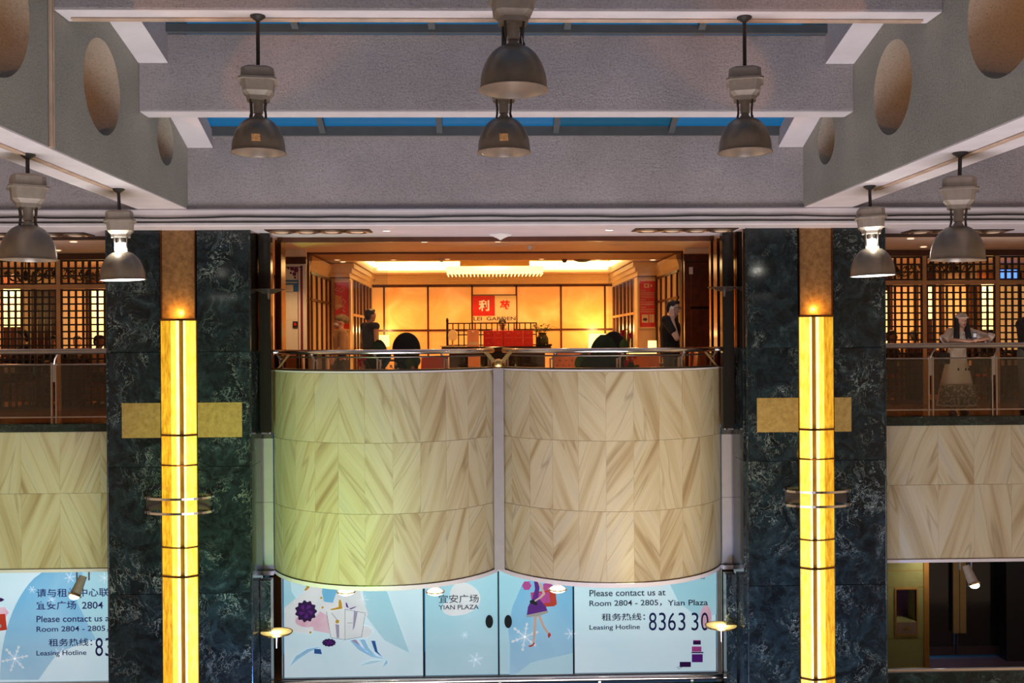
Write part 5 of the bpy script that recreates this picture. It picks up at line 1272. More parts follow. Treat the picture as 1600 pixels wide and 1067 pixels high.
def snow(cx, cy, R, parent, Y=None, n=6, rot=.1):
    Y = Y or YL - .007; mb = MB(); k = FPX / YL
    c = at(cx, cy, Y)
    for i in range(n):
        a = rot + 2 * PI * i / n; d = Vector((math.cos(a), math.sin(a))); s = Vector((-d.y, d.x)); r = R / k
        P = lambda u, v: (c.x + d.x * u * r + s.x * v * r, c.z + d.y * u * r + s.y * v * r)
        mb.prism([P(0, -.04), P(.8, -.035), P(.86, -.10), P(1, 0), P(.86, .10), P(.8, .035), P(0, .04)], Y, Y + .002)
        mb.prism([P(.45, 0), P(.62, .16), P(.58, 0), P(.62, -.16)], Y - .001, Y + .001)
        a2 = a + PI / n; d2 = Vector((math.cos(a2), math.sin(a2)))
        mb.prism([P(.1, .04), (c.x + d2.x * r * .5, c.z + d2.y * r * .5), (c.x + d2.x * r * .3, c.z + d2.y * r * .05 + d2.y * r * .2)], Y - .002, Y)
    return mb.build('snowflake', 'poster_white', parent)
# --- far left panel
poly([(70, 890)] + [(60 - 58 * math.sin(t * PI / 2) - 0, 895 + (1062 - 895) * t) if False else (62 - 62 * (1 - (1 - t) ** 2), 897 + 165 * t ** 1.25) for t in [i / 14 for i in range(15)]] + [(95, 1062), (150, 1000), (120, 940), (130, 890)], q, 'poster_blue', r0, 'blue_swoosh')
poly([(95, 1062), (150, 1000), (120, 940), (130, 890), (225, 890), (225, 1062)], q, 'poster_mid', r0, 'blue_field')
poly([(60, 1062), (90, 1020), (140, 1000), (225, 1005), (225, 1062)], q - .001, 'poster_pale', r0, 'pale_field')
for (cx, cy, R, rot) in ((23, 1029, 21, .2), (94, 1023, 12, .1), (50, 921, 6, 0), (81, 937, 6, .3), (109, 902, 9, .2), (163, 903, 9, .5)): snow(cx, cy, R, r0, rot=rot)
qq = q - .006
text('请与租售中心联系', 57, 186, 932.5, 919, qq, 'ink', r0); text('宜安广场', 57, 119, 952.5, 939, qq, 'ink', r0); text('2804', 128, 161, 951, 940, qq, 'ink', r0)
text('Please contact us at', 57, 176, 971.5, 961.5, qq, 'ink', r0); text('Room 2804 - 2805，', 57, 170, 987.5, 978, qq, 'ink', r0)
text('租务热线：', 76, 144, 1009.5, 997.5, qq, 'ink', r0); text('Leasing Hotline', 57, 135, 1026, 1016, qq, 'ink', r0); 
for ch, a_, b_ in (('8', 149, 161), ('3', 164.5, 175.5)): text(ch, a_, b_, 1025, 996.5, qq, 'ink', r0, bold=0)
poly(disc_pts(3, 957, 10, 9, wob=.12, k=6), q - .004, 'poster_pink', r0, 'pink_flower'); poly([(-12, 960), (8, 959), (11, 984), (-12, 987)], q - .006, 'p_red', r0, 'red_bag'); poly([(-6, 935), (2, 934), (7, 937), (2, 940), (-6, 940)], q - .006, 'p_purple_dark', r0, 'hat_brim')
poly(disc_pts(0, 978, 2.2, 3), q - .009, 'white', r0, 'bag_mark')
# --- left panel
poly([(444, 890), (452, 890), (456, 925), (470, 945), (455, 960), (444, 950)], q, 'poster_mid', r1, 'blue_swirl')
poly([(444, 950), (480, 920), (520, 900), (560, 915), (575, 960), (560, 985), (520, 975), (480, 990), (444, 985)], q - .001, 'poster_white', r1, 'white_cloud')
poly([(565, 895), (605, 925), (640, 1020), (600, 1000), (570, 960)], q, 'poster_mid', r1, 'blue_field')
for pts in ([(506, 905), (526, 918), (530, 900), (526, 925), (520, 942), (506, 940), (503, 925)],): poly(pts, q - .003, 'poster_blue', r1, 'blue_ribbon')
poly([(500, 955), (512, 962), (515, 990), (490, 985), (488, 970)], q - .003, 'poster_pink', r1, 'pink_shade')
poly(disc_pts(470, 965, 14, 16, wob=.1), q - .003, 'poster_white', r1, 'pale_flower'); poly(disc_pts(568, 987, 14, 10), q - .003, 'poster_white', r1, 'pale_flower')
poly(disc_pts(480, 970, 19, 10), q - .0035, 'poster_pink', r1, 'pink_shade')
fl1 = poly(disc_pts(478, 955, 16, 16, 64, .10, 11), q - .006, 'p_purple_dark', r1, 'dark_flower')
for k in range(5):
    a = 2 * PI * k / 5 + .3; poly([(478 + 2.5 * math.cos(a - 1), 955 + 2.5 * math.sin(a - 1)), (478 + 10 * math.cos(a - .35), 955 + 10 * math.sin(a - .35)), (478 + 11.5 * math.cos(a), 955 + 11.5 * math.sin(a)), (478 + 10 * math.cos(a + .35), 955 + 10 * math.sin(a + .35))], q - .009, 'p_purple', fl1, 'petal')
fl2 = poly(disc_pts(514, 1004, 10.5, 6, 64, .08, 12), q - .006, 'p_purple_dark', r1, 'dark_flower')
for k in range(4):
    a = 2 * PI * k / 4 + .4; poly([(514, 1004), (514 + 7 * math.cos(a - .4), 1004 + 4 * math.sin(a - .4)), (514 + 7 * math.cos(a + .4), 1004 + 4 * math.sin(a + .4))], q - .009, 'p_purple', fl2, 'petal')
gb = poly([(510, 955), (539, 952), (571, 957.5), (565, 995), (539, 999.5), (517, 996)], q - .006, 'poster_white', r1, 'gift_box_print')
for pts in ([(510, 955), (517, 996)], [(539, 952), (539, 999.5)], [(571, 957.5), (565, 995)], [(517, 996), (539, 999.5), (565, 995)], [(539, 952), (571, 957.5)], [(518, 957), (528, 970)], [(543, 973), (551, 973)]):
    P = [at(x, y, q - .008) for x, y in pts]; MB().tube(P, .0035, 4).build('drawn_line', 'p_line', gb)
poly([(524, 975), (530, 976), (530, 997), (526, 996)], q - .009, 'p_lilac', gb, 'ribbon'); poly([(553, 955), (559, 956), (554, 980), (551, 985)], q - .009, 'p_lilac', gb, 'ribbon')
poly([(540, 941), (542, 942), (545, 950), (541, 948)], q - .009, 'p_purple', gb, 'bow'); poly([(545, 951), (557, 947), (555, 949), (548, 952)], q - .009, 'p_purple', gb, 'bow')
poly(disc_pts(527, 971, 3, 3), q - .01, 'p_yellow', gb, 'gold_mark')
poly([(515, 952), (529, 948), (529, 939), (532, 936), (534, 942), (535, 951), (518, 953.5)], q - .01, 'p_yellow', r1, 'yellow_shoe'); poly([(475, 922), (479, 917), (477, 913), (482, 913), (484, 918), (478, 923)], q - .006, 'p_yellow', r1, 'yellow_mark')
for c_ in ((502, 934), (504, 949), (485, 988)): poly(disc_pts(*c_, 2, 1.8, 8), q - .006, 'p_yellow', r1, 'yellow_dot')
poly(disc_pts(519, 918, 4, 3), q - .006, 'p_line', r1, 'ring_mark'); poly(disc_pts(519, 917.5, 2.3, 1.6), q - .009, 'poster_white', r1, 'ring_centre')
poly([(491, 1014), (501, 1014), (503, 1022), (491, 1021)], q - .006, 'p_deepblue', r1, 'blue_square')
for pts, m in (([(452, 1042), (462, 1025), (480, 1014), (502, 1010), (484, 1018), (466, 1030)], 'poster_blue'), ([(545, 999), (560, 1015), (580, 1026), (604, 1030), (580, 1022), (562, 1008)], 'poster_blue'),
               ([(562, 999), (572, 1018), (590, 1027), (576, 1012), (570, 999)], 'poster_blue'), ([(580, 1001), (586, 1018), (598, 1027), (590, 1018), (586, 1001)], 'p_deepblue'), ([(604, 1030), (606, 1036), (598, 1042), (602, 1034)], 'poster_blue'), ([(560, 1040), (580, 1032), (602, 1031), (584, 1036)], 'poster_mid'), ([(548, 1000), (556, 999), (566, 1012), (575, 1020)], 'p_lilac')):
    poly(pts, q - .004, m, r1, 'feather_stroke')
snow(567, 937, 9, r1, rot=0)
# --- plaza name panel
poly(disc_pts(725, 935, 24, 25, 30, .06, 3), q, 'poster_white', r2, 'white_cloud'); poly(disc_pts(712, 950, 22, 12, 24, .05, 3), q - .001, 'poster_white', r2, 'white_cloud')
text('宜安广场', 685.5, 748, 942, 929, qq, 'ink_dark', r2, bold=.006); text('YIAN PLAZA', 685.5, 748, 952, 945, qq, 'ink_dark', r2, bold=.01)
snow(743, 1031, 12, r2, rot=.25); snow(726, 992, 6, r2, rot=.1)
for px, pr_, wd in ((764.5, r2, 'left'), (794, r3, 'right')):
    p = at(px, 971, YL - .04); h_ = MB().tube([(p.x, YL - .05, p.z), (p.x, YL - .02, p.z)], .066, 24)
    for v in h_.v: v.z = p.z + (v.z - p.z) * 1.7
    h_.build('oval_handle', 'p_black', pr_, smooth=True)
# --- girl panel
poly([(815, 915), (830, 905), (896, 900), (896, 1058), (796, 1058), (797, 1010), (794, 985), (800, 950)], q, 'poster_blue', r3, 'blue_swoosh'); poly([(800, 1058), (830, 1035), (896, 1020), (896, 1058)], q - .001, 'poster_mid', r3, 'pale_field')
snow(820, 995, 23, r3, rot=.35); snow(892, 990, 10, r3, rot=0)
poly(disc_pts(823, 915, 7, 7, 20, .08, 6), q - .004, 'p_magenta', r3, 'pink_flower'); poly(disc_pts(856, 917, 8, 7, 20, .1, 5), q - .004, 'p_magenta', r3, 'pink_flower')
poly([(829, 926), (864, 921), (868, 925), (870, 944), (866, 947), (852, 948), (830, 935)], q - .006, 'p_red', r3, 'red_bag'); poly([(829, 927), (858, 925), (860, 941), (842, 944), (830, 936)], q - .008, 'p_magenta', r3, 'pink_bag')
poly([(834, 905), (841, 907), (843, 918), (841, 934), (853, 948), (856, 956), (823, 962), (825, 948), (832, 935), (836, 920)], q - .010, 'p_purple', r3, 'purple_dress'); poly([(822, 961), (856, 954), (857, 957), (840, 963), (823, 964)], q - .012, 'white', r3, 'white_hem')
poly([(840, 908), (846, 912), (852, 928), (846, 934), (836, 940), (835, 938), (844, 932), (848, 927), (842, 914)], q - .013, 'p_skin', r3, 'arm'); poly([(828, 938), (834, 937), (840, 943), (838, 946), (828, 942)], q - .012, 'p_black', r3, 'clutch_bag')
poly([(834, 963), (839, 963), (837, 990), (835, 1006), (832, 1006), (833, 985)], q - .010, 'p_skin', r3, 'leg'); poly([(840, 962), (845, 962), (851, 978), (859, 990), (857, 992), (848, 981)], q - .010, 'p_skin', r3, 'leg')
poly([(825, 1009), (832, 1007), (834, 1004), (836, 1005), (833, 1009), (828, 1011)], q - .012, 'p_red', r3, 'shoe'); poly([(856, 990), (859, 988), (861, 992), (858, 997), (856, 995)], q - .012, 'p_red', r3, 'shoe')
# --- right panel
poly([(1045, 910), (1080, 900), (1119, 893), (1119, 960), (1090, 965), (1060, 940)], q, 'poster_mid', r4, 'blue_field')
text('室', 1091.5, 1104, 908.5, 896, qq, 'ink', r4); text('Please contact us at', 921, 1040, 931, 921, qq, 'ink_dark', r4); text('Room 2804 - 2805，', 921, 1034, 947.5, 937.5, qq, 'ink_dark', r4); text('Yian Plaza', 1043, 1106, 946, 937, qq, 'ink_dark', r4)
text('租务热线：', 940, 1008, 969.5, 958, qq, 'ink_dark', r4); text('Leasing Hotline', 921, 1000, 985.5, 976, qq, 'ink_dark', r4)
for ch, a_, b_ in (('8', 1014, 1026), ('3', 1029.5, 1040.5), ('6', 1044, 1056), ('3', 1060, 1071), ('3', 1080.5, 1091.5), ('0', 1095.5, 1107)): text(ch, a_, b_, 985, 957, qq, 'ink', r4, bold=0)
poly(disc_pts(1103, 965, 9, 20, 16), q - .001, 'poster_pink', r4, 'pink_flower')
for (a_, b_, c_, d_, m) in ((1083, 1095, 1001, 1007, 'p_purple_dark'), (1083, 1094.5, 1000, 1001.5, 'p_magenta'), (1081, 1096, 1010, 1018, 'p_magenta'), (1080.5, 1099, 1018.5, 1020.5, 'p_purple_dark'), (1081, 1098, 1022, 1034.5, 'p_purple'), (1062, 1079.5, 1034, 1042, 'p_purple_dark')):
    poly([(a_, c_), (b_, c_), (b_, d_), (a_, d_)], q - .006, m, r4, 'stacked_case_print')
P = [at(x, y, q - .006) for x, y in ((1062, 1041), (1057, 1043), (1060, 1045), (1066, 1042))]; MB().tube(P, .004, 4).build('drawn_line', 'p_line', r4)
# walls beside the storefront
for s, w in ((-1, 'left'), (1, 'right')):
    xa_, xb_ = sorted((s * 3.98, s * 4.6)); r_ = B('wall_lower_' + w, 'bronze', xa_, xb_, YL - .4, YL + .1, -4.9, -2.42); struct(r_)
# right bay: green-gold jamb with niche, bronze trim, dark glass doors
jx0, jx1 = at(1380, 1000, YL).x, at(1443, 1000, YL).x
wj = empty('wall_jamb_right', ((jx0 + jx1) / 2, YL, -4.9), kind='structure')
n0, n1 = at(1400, 950, YL).x, at(1431.5, 950, YL).x; nz0, nz1 = at(1415, 971, YL).z, at(1415, 921, YL).z
MB().box(jx0, n0, YL, YL + .5, -4.9, -2.45).box(n1, jx1, YL, YL + .5, -4.9, -2.45).box(n0, n1, YL, YL + .5, -4.9, nz0).box(n0, n1, YL, YL + .5, nz1, -2.45).build('jamb_facing', 'green_gold', wj)
MB().box(n0, n1, YL + .35, YL + .5, nz0, nz1).build('niche_back', 'niche_purple', wj)
mb = MB(); t_ = .025
mb.box(n0 - t_, n0, YL - .02, YL + .05, nz0 - .25, nz1 + t_).box(n1, n1 + t_, YL - .02, YL + .05, nz0 - .25, nz1 + t_).box(n0, n1, YL - .02, YL + .05, nz1, nz1 + t_).box(n0, n1, YL - .02, YL + .05, nz0 - .25, nz0 - .225).build('niche_frame', 'gold_trim', wj)
pl = MB().box(n0 + .002, n1 - .002, YL - .018, YL - .002, nz0 - .22, nz0 - .01).build('plaque', 'plaque', wj)
c_ = ((n0 + n1) / 2, nz0 - .115)
for dx in (-.045, 0, .045): MB().prism([(c_[0] + dx - .03, c_[1]), (c_[0] + dx, c_[1] - .025), (c_[0] + dx + .03, c_[1]), (c_[0] + dx, c_[1] + .025)], YL - .022, YL - .018).build('emblem', 'gold_trim', pl)
for y in (891, 917, 997): z = at(1415, y, YL).z; MB().box(jx0, jx1, YL - .003, YL, z - .004, z + .004).build('facing_joint', 'gold_trim', wj)
gx = at(1447, 1000, YL).x; MB().box(jx1, gx + .04, YL - .04, YL + 1.0, -4.9, -2.45).build('bronze_trim', 'gold_trim', wj)
YDD = 18.7
dd = empty('door_2', (at(1500, 1000, YDD).x, YDD, -4.9), kind='structure')
xa_, xm, xb_ = at(1452, 1000, YDD).x, at(1492, 1000, YDD).x, at(1560, 1000, YDD).x
for (u, v) in ((xa_ - .2, xm - .01), (xm + .01, xb_)):
    MB().box(u, v, YDD, YDD + .05, -4.86, -2.45).build('door_glass', 'door_glass_dark', dd)
    MB().box(u, v, YDD - .02, YDD, -4.86, -4.70).build('bottom_stile', 'door_frame_dark', dd)
for (u, v) in ((1486, 1495.5), (1496.5, 1506)):
    a_, b_ = at(u, 1000, YDD).x, at(v, 1000, YDD).x; z_ = at(1495, 987, YDD).z
    MB().box(a_, b_, YDD - .10, YDD - .06, z_, -2.45).build('door_pull', 'door_bronze', dd)
MB().box(xm - .05, xm - .02, YDD - .03, YDD, -4.86, -2.45).box(xm + .02, xm + .05, YDD - .03, YDD, -4.86, -2.45).build('meeting_stile', 'door_frame_dark', dd)
struct(B('wall_lower_recess', 'wall_dark', xb_, XO, YDD - .3, YDD + .1, -4.9, -2.45)); struct(B('wall_lower_side', 'wall_dark', XO - .3, XO, YL, YDD, -4.9, -2.45))
struct(B('floor_lower', 'purple_floor', -XO, XO, 14.9, 19.5, -5.0, -4.9)); struct(B('ceiling_lower_left', 'grey_wall', -XO, -3.7, 17.55, 19.5, -2.2, -2.1)); struct(B('ceiling_lower_right', 'grey_wall', 3.7, XO, 17.55, 19.5, -2.2, -2.1))
# lower railings
rr_ = empty('lower_railing', (0, 14.95, -4.9), 'chrome tube railing with green glass along the lower storefront', 'railing')
MB().tube([(-3.32, 14.9, -3.90), (3.55, 14.9, -3.90)], .04, 14).build('handrail', 'chrome', rr_, smooth=True)
MB().box(-3.3, 3.5, 14.93, 14.945, -4.85, -3.985).build('glass_panel', 'green_glass', rr_)
for x in (-2.9, -1.5, -.52, .0, 1.5, 2.9): MB().box(x - .02, x + .02, 14.94, 14.98, -4.9, -3.93).build('post', 'steel', rr_)
r2_ = empty('lower_railing', (7.5, 14.75, -4.9), 'chrome topped green marble parapet at the lower right', 'railing')
MB().tube([(5.5, 14.62, -3.76), (9.6, 14.62, -3.76)], .035, 12).build('handrail', 'chrome', r2_, smooth=True)
MB().box(5.5, 9.6, 14.66, 14.86, -4.9, -3.80).build('marble_panel', 'green_marble_curb', r2_)
# lower level light
for x in (-1.7, 1.7): light('SPOT', 'under_spot_beam', (x, 14.6, -2.5), (x, 17.2, -3.9), 28, (1, .9, .8), .06, spot=110, blend=1)
light('SPOT', 'lower_left_lamp', (-7.4, 15.2, -2.5), (-7.6, 17.4, -3.8), 26, (1, .92, .85), .06, spot=110, blend=1)
light('SPOT', 'door_recess_fill', (7.6, 17.0, -2.5), (7.4, 18.2, -4.5), 34, (1, .88, .92), .05, spot=120, blend=1)  # added fill with no fitting, brightens the dark doors and the jamb

# ================================================================== PEOPLE
def blob(prims, name, m, parent, voxel=.012, smooth=3):
    """one continuous surface from overlapping rounded volumes"""
    mb = MB()
    for p in prims:
        if p[0] == 'c':
            _, a, b, ra, rb = p; a, b = Vector(a), Vector(b); mb.tube([a, b], ra, 14, r2=rb); mb.ell(a, ra, 14, 8); mb.ell(b, rb, 14, 8)
        else:
            _, c, r = p[:3]; mb.ell(c, r, 18, 12, p[3] if len(p) > 3 else None)
    me = mb.mesh('blob', Vector(), True); o = bpy.data.objects.new('blob', me); COL.objects.link(o)
    rm = o.modifiers.new('r', 'REMESH'); rm.mode = 'VOXEL'; rm.voxel_size = voxel
    sm = o.modifiers.new('s', 'SMOOTH'); sm.iterations = smooth; sm.factor = .6
    dg = bpy.context.evaluated_depsgraph_get(); res = bpy.data.meshes.new_from_object(o.evaluated_get(dg)); bpy.data.objects.remove(o)
    res.materials.clear(); res.materials.append(MT[m]); res.polygons.foreach_set('use_smooth', [True] * len(res.polygons)); res.name = name
    q_ = bpy.data.objects.new(name, res); COL.objects.link(q_); q_.parent = parent
    return q_
def hand(wrist, d, up, k=1.0, curl=.5, thumb=1):
    """palm and five fingers; d = pointing direction, up = back-of-hand normal"""
    w = Vector(wrist); d = Vector(d).normalized(); up = Vector(up); up = (up - d * up.dot(d)).normalized(); s = d.cross(up).normalized() * thumb
    P = [('e', w + d * .045 * k, (.030 * k, .030 * k, .030 * k))]
    for i, (o, L) in enumerate(((.030, .068), (.010, .078), (-.010, .072), (-.029, .056))):
        r = .0085 * k; k0 = w + s * o * .8 * k + d * .01; k1 = w + s * o * k + d * .085 * k
        P.append(('c', k0, k1, .014 * k, .011 * k))
        a = k1; dd_ = d
        for seg, f_ in ((.45, .35), (.32, .8), (.23, 1.0)):
            dd_ = (dd_ * math.cos(curl * f_) - up * math.sin(curl * f_)).normalized(); b = a + dd_ * L * k * seg * 1.15; P.append(('c', a, b, r, r * .9)); a = b
    t0 = w + s * .022 * k + d * .02 * k; t1 = t0 + (s * .8 + d * .6 - up * .2).normalized() * .04 * k; t2 = t1 + (s * .15 + d * 1 - up * .4).normalized() * .034 * k
    P += [('c', t0, t1, .014 * k, .011 * k), ('c', t1, t2, .010 * k, .009 * k)]
    return P
def person(name_lab, loc, rz, H=1.7, j=None, top='cloth_black', bottom='cloth_dark', skin='skin', hair='short', voxel=.014, sleeve=.6, head_turn=0, head_tilt=0, skirt=False, bulk=1.0, curl=.5, shoe='shoe', hairmat='hair_black', group=None, topname='shirt', legs=True):
    s = H / 1.7; J = dict(ankL=(.10, 0, .08), ankR=(-.10, 0, .08), kneeL=(.10, -.02, .48), kneeR=(-.10, -.02, .48), hipL=(.09, 0, .92), hipR=(-.09, 0, .92),
             pelvis=(0, 0, .95), waist=(0, 0, 1.08), chest=(0, 0, 1.28), shL=(.185, 0, 1.40), shR=(-.185, 0, 1.40), neck=(0, 0, 1.46), head=(0, -.015, 1.59),
             elL=(.24, .02, 1.12), elR=(-.24, .02, 1.12), wrL=(.25, -.06, .87), wrR=(-.25, -.06, .87), hdL=(0, -.1, -1), hdR=(0, -.1, -1), upL=(1, 0, 0), upR=(-1, 0, 0))
    if j: J.update(j)
    V = {k: Vector(v) * s if k[:2] not in ('hd', 'up') else Vector(v) for k, v in J.items()}
    r = empty('person', loc, name_lab, 'person', group, rz=rz)
    B_ = bulk
    HR = Matrix.Rotation(head_turn, 3, 'Z') @ Matrix.Rotation(head_tilt, 3, 'X')
    hc = V['head']; hp = lambda x, y, z: hc + HR @ Vector((x, y, z)) * s
    body = [('c', V['pelvis'], V['waist'], .135 * s * B_, .12 * s * B_), ('c', V['waist'], V['chest'], .12 * s * B_, .135 * s * B_), ('c', V['shL'], V['shR'], .062 * s, .062 * s), ('c', V['neck'] - Vector((0, 0, .06 * s)), hc - Vector((0, 0, .04 * s)), .058 * s, .052 * s),
            ('e', hp(0, 0, .015), (.076 * s, .095 * s, .095 * s), HR), ('e', hp(0, -.03, -.045), (.055 * s, .060 * s, .058 * s), HR), ('e', hp(0, -.068, -.085), (.026 * s, .022 * s, .020 * s), HR),
            ('c', hp(0, -.088, .012), hp(0, -.108, -.022), .010 * s, .014 * s), ('e', hp(.076, .005, -.01), (.012 * s, .020 * s, .030 * s), HR), ('e', hp(-.076, .005, -.01), (.012 * s, .020 * s, .030 * s), HR),
            ('c', hp(-.04, -.08, .032), hp(.04, -.08, .032), .012 * s, .012 * s)]
    for q_ in 'LR':
        if legs: body += [('c', V['hip' + q_], V['knee' + q_], .082 * s, .055 * s), ('c', V['knee' + q_], V['ank' + q_], .054 * s, .036 * s), ('c', V['ank' + q_] - Vector((0, -.01, .03 * s)), V['ank' + q_] + Vector((0, -.14 * s, -.05 * s)), .034 * s, .026 * s)]
        body += [('c', V['sh' + q_], V['el' + q_], .050 * s, .040 * s), ('c', V['el' + q_], V['wr' + q_], .040 * s, .027 * s)]
        body += hand(V['wr' + q_], V['hd' + q_], V['up' + q_], s, curl, 1 if q_ == 'L' else -1)
    bo = blob(body, 'body', skin, r, voxel, 2)
    g = .014 * s
    T = [('c', V['pelvis'] + Vector((0, 0, .0)), V['waist'], .142 * s * B_, .13 * s * B_), ('c', V['waist'], V['chest'], .132 * s * B_, .150 * s * B_), ('c', V['shL'], V['shR'], .062 * s + g, .062 * s + g), ('e', V['chest'] + Vector((0, 0, .06 * s)), (.185 * s * B_, .12 * s * B_, .13 * s))]
    for q_ in 'LR':
        e = V['sh' + q_].lerp(V['el' + q_], sleeve) if sleeve <= 1 else V['el' + q_]; T.append(('c', V['sh' + q_], e, .056 * s + g, .047 * s + g))
        if sleeve > 1: T.append(('c', V['el' + q_], V['el' + q_].lerp(V['wr' + q_], sleeve - 1), .047 * s + g, .035 * s + g))
    blob(T, topname, top, r, voxel, 4)
    if skirt:
        n = 28; mb = MB(); lv = []
        zt = V['waist'].z; prof = [(.135, zt + .02), (.15, zt - .12 * s), (.21, zt - .4 * s), (.27, zt - .75 * s), (.30, skirt)]
        vs = []; 
        for (rad, z) in prof:
            for i in range(n):
                a = 2 * PI * i / n; f_ = 1 + .07 * math.sin(a * 7 + 1) * min(1, (zt - z) * 1.6 + .05)
                vs.append((V['pelvis'].x + rad * f_ * math.cos(a), V['pelvis'].y + rad * f_ * .72 * math.sin(a), z))
        fs = [(k_ * n + i, k_ * n + (i + 1) % n, (k_ + 1) * n + (i + 1) % n, (k_ + 1) * n + i) for k_ in range(len(prof) - 1) for i in range(n)] + [tuple(range(n))]
        mb.add(vs, fs).build('skirt', bottom, r, smooth=True, local=True)
    elif legs:
        T = [('c', V['pelvis'], V['waist'] - Vector((0, 0, .05 * s)), .145 * s, .135 * s)]
        for q_ in 'LR': T += [('c', V['hip' + q_], V['knee' + q_], .092 * s, .070 * s), ('c', V['knee' + q_], V['ank' + q_] + Vector((0, 0, .02 * s)), .070 * s, .055 * s)]
        blob(T, 'trousers', bottom, r, voxel, 4)
    for q_ in 'LR' if legs else '':
        a = V['ank' + q_]; blob([('c', (a.x, a.y + .01, .045 * s), (a.x, a.y - .15 * s, .035 * s), .043 * s, .036 * s)], 'shoe', shoe, r, .012, 2)
    if hair == 'short': Hs = [('e', hp(0, .018, .045), (.084 * s, .092 * s, .080 * s), HR), ('e', hp(0, .055, .0), (.072 * s, .060 * s, .085 * s), HR), ('e', hp(0, -.035, .090), (.062 * s, .055 * s, .035 * s), HR)]
    elif hair == 'long': Hs = [('e', hp(0, .02, .045), (.088 * s, .095 * s, .082 * s), HR), ('c', hp(.075, .0, .03), hp(.098, -.03, -.26), .038 * s, .048 * s), ('c', hp(-.075, .0, .03), hp(-.098, -.03, -.26), .038 * s, .048 * s), ('c', hp(0, .06, 0), hp(0, .08, -.26), .075 * s, .08 * s)]
    elif hair == 'bun': Hs = [('e', hp(0, .018, .045), (.084 * s, .092 * s, .080 * s), HR), ('e', hp(0, .10, .06), (.045 * s, .045 * s, .045 * s), HR), ('e', hp(0, .055, .0), (.072 * s, .060 * s, .085 * s), HR)]
    else: Hs = None
    if Hs: blob(Hs, 'hair', hairmat, r, voxel * .9, 2)
    for e_ in (-1, 1): MB().ell(hp(e_ * .032, -.088, .012), (.011 * s, .006 * s, .006 * s), 8, 6).build('eye', 'hair_black', r, local=True)
    MB().ell(hp(0, -.092, -.052), (.021 * s, .007 * s, .007 * s), 10, 6).build('mouth', 'lip', r, local=True)
    return r, V, hp, s

# woman at the right railing
p = at(1497, 600, 15.02)
r, V, hp, s = person('woman in beige cap and long white lace dress leaning on the right railing', (p.x, 15.06, 0), 0, 1.60,
    dict(shL=(.165, -.10, 1.34), shR=(-.165, -.10, 1.34), chest=(0, -.08, 1.24), waist=(0, -.03, 1.05), neck=(0, -.12, 1.40), head=(0, -.17, 1.515), elL=(.37, -.38, 1.245), elR=(-.37, -.38, 1.22), wrL=(.14, -.47, 1.22), wrR=(-.06, -.47, 1.20), hdL=(-1, -.1, .05), hdR=(1, 0, .1), upL=(0, 0, 1), upR=(0, -.6, 1)),
    top='cloth_cream', bottom='cloth_white', skin='skin', hair='long', voxel=.009, sleeve=.92, skirt=.14, head_tilt=.0, curl=.55, topname='knit_top', bulk=.88)
blob([('e', hp(0, .01, .075), (.095 * s, .105 * s, .068 * s)), ('e', hp(0, -.085, .062), (.082 * s, .055 * s, .014 * s))], 'cap', 'cap_beige', r, .008, 2)
for e_ in (-1, 1):
    mb = MB(); mb.lathe((0, 0, 0), [(.05, .04), (.075, 0), (.095, -.045), (.088, -.045), (.065, 0), (.045, .04)], 18, close=False)
    q_ = Matrix.Translation(V['elL' if e_ > 0 else 'elR'] + Vector((-e_ * .03, .03, .02))) @ Matrix.Rotation(-e_ * .9, 4, 'Y'); mb.v = [q_ @ v for v in mb.v]; mb.build('sleeve_ruffle', 'cloth_cream', r, smooth=True, local=True)
zt = V['waist'].z
mb = MB(); n = 20; vs = []
for z, rad in ((.46, .262), (.30, .285), (.16, .303)):
    for i in range(n + 1): a = PI + PI * i / n; f_ = 1.03 + .07 * math.sin(a * 7 + 1); vs.append((V['pelvis'].x + rad * f_ * math.cos(a), V['pelvis'].y + rad * f_ * .72 * math.sin(a), z))
mb.add(vs, [(k_ * (n + 1) + i, k_ * (n + 1) + i + 1, (k_ + 1) * (n + 1) + i + 1, (k_ + 1) * (n + 1) + i) for k_ in range(2) for i in range(n)]).build('lace_panel', 'lace', r, smooth=True, local=True)
for k in range(4): MB().cbox((.02 + k * .045 if k else -.05, -.155, .70), (.022, .01, .035)).build('embroidery', 'cloth_dark', r, local=True)
MB().box(-.36, -.17, -.16, -.08, .78, .95).build('shoulder_bag', 'cloth_dark', r, local=True, bevel=.02)
ph_ = MB().box(.02, .09, -.475, -.462, 1.145, 1.265); ph_ = ph_.build('phone', 'phone', None, origin=(0, 0, 0)); ph_.data.transform(Matrix.Translation((0, 0, 0))); ph_.location = (p.x - .01, 15.06, 0); ph_['label'] = 'dark phone with pale case held by the woman at the railing'; ph_['category'] = 'phone'
MB().cbox((.055, -.477, 1.215), (.045, .004, .055)).build('phone_mark', 'white', ph_, local=True)

# dark shirted person at the right picture edge
p = at(1600, 600, 15.05)
person('person in a black shirt leaning on the right railing at the picture edge', (p.x + .08, 15.06, 0), .15, 1.74,
       dict(shL=(.19, -.10, 1.36), shR=(-.19, -.10, 1.36), neck=(0, -.14, 1.42), head=(.02, -.19, 1.53), elL=(.3, -.38, 1.17), elR=(-.24, -.36, 1.16), wrL=(.1, -.50, 1.13), wrR=(-.02, -.52, 1.13), hdL=(-1, 0, 0), hdR=(1, 0, 0), upL=(0, 0, 1), upR=(0, 0, 1)),
       top='cloth_black', bottom='cloth_grey', voxel=.012, sleeve=.7, shoe='cloth_black', bulk=1.1)

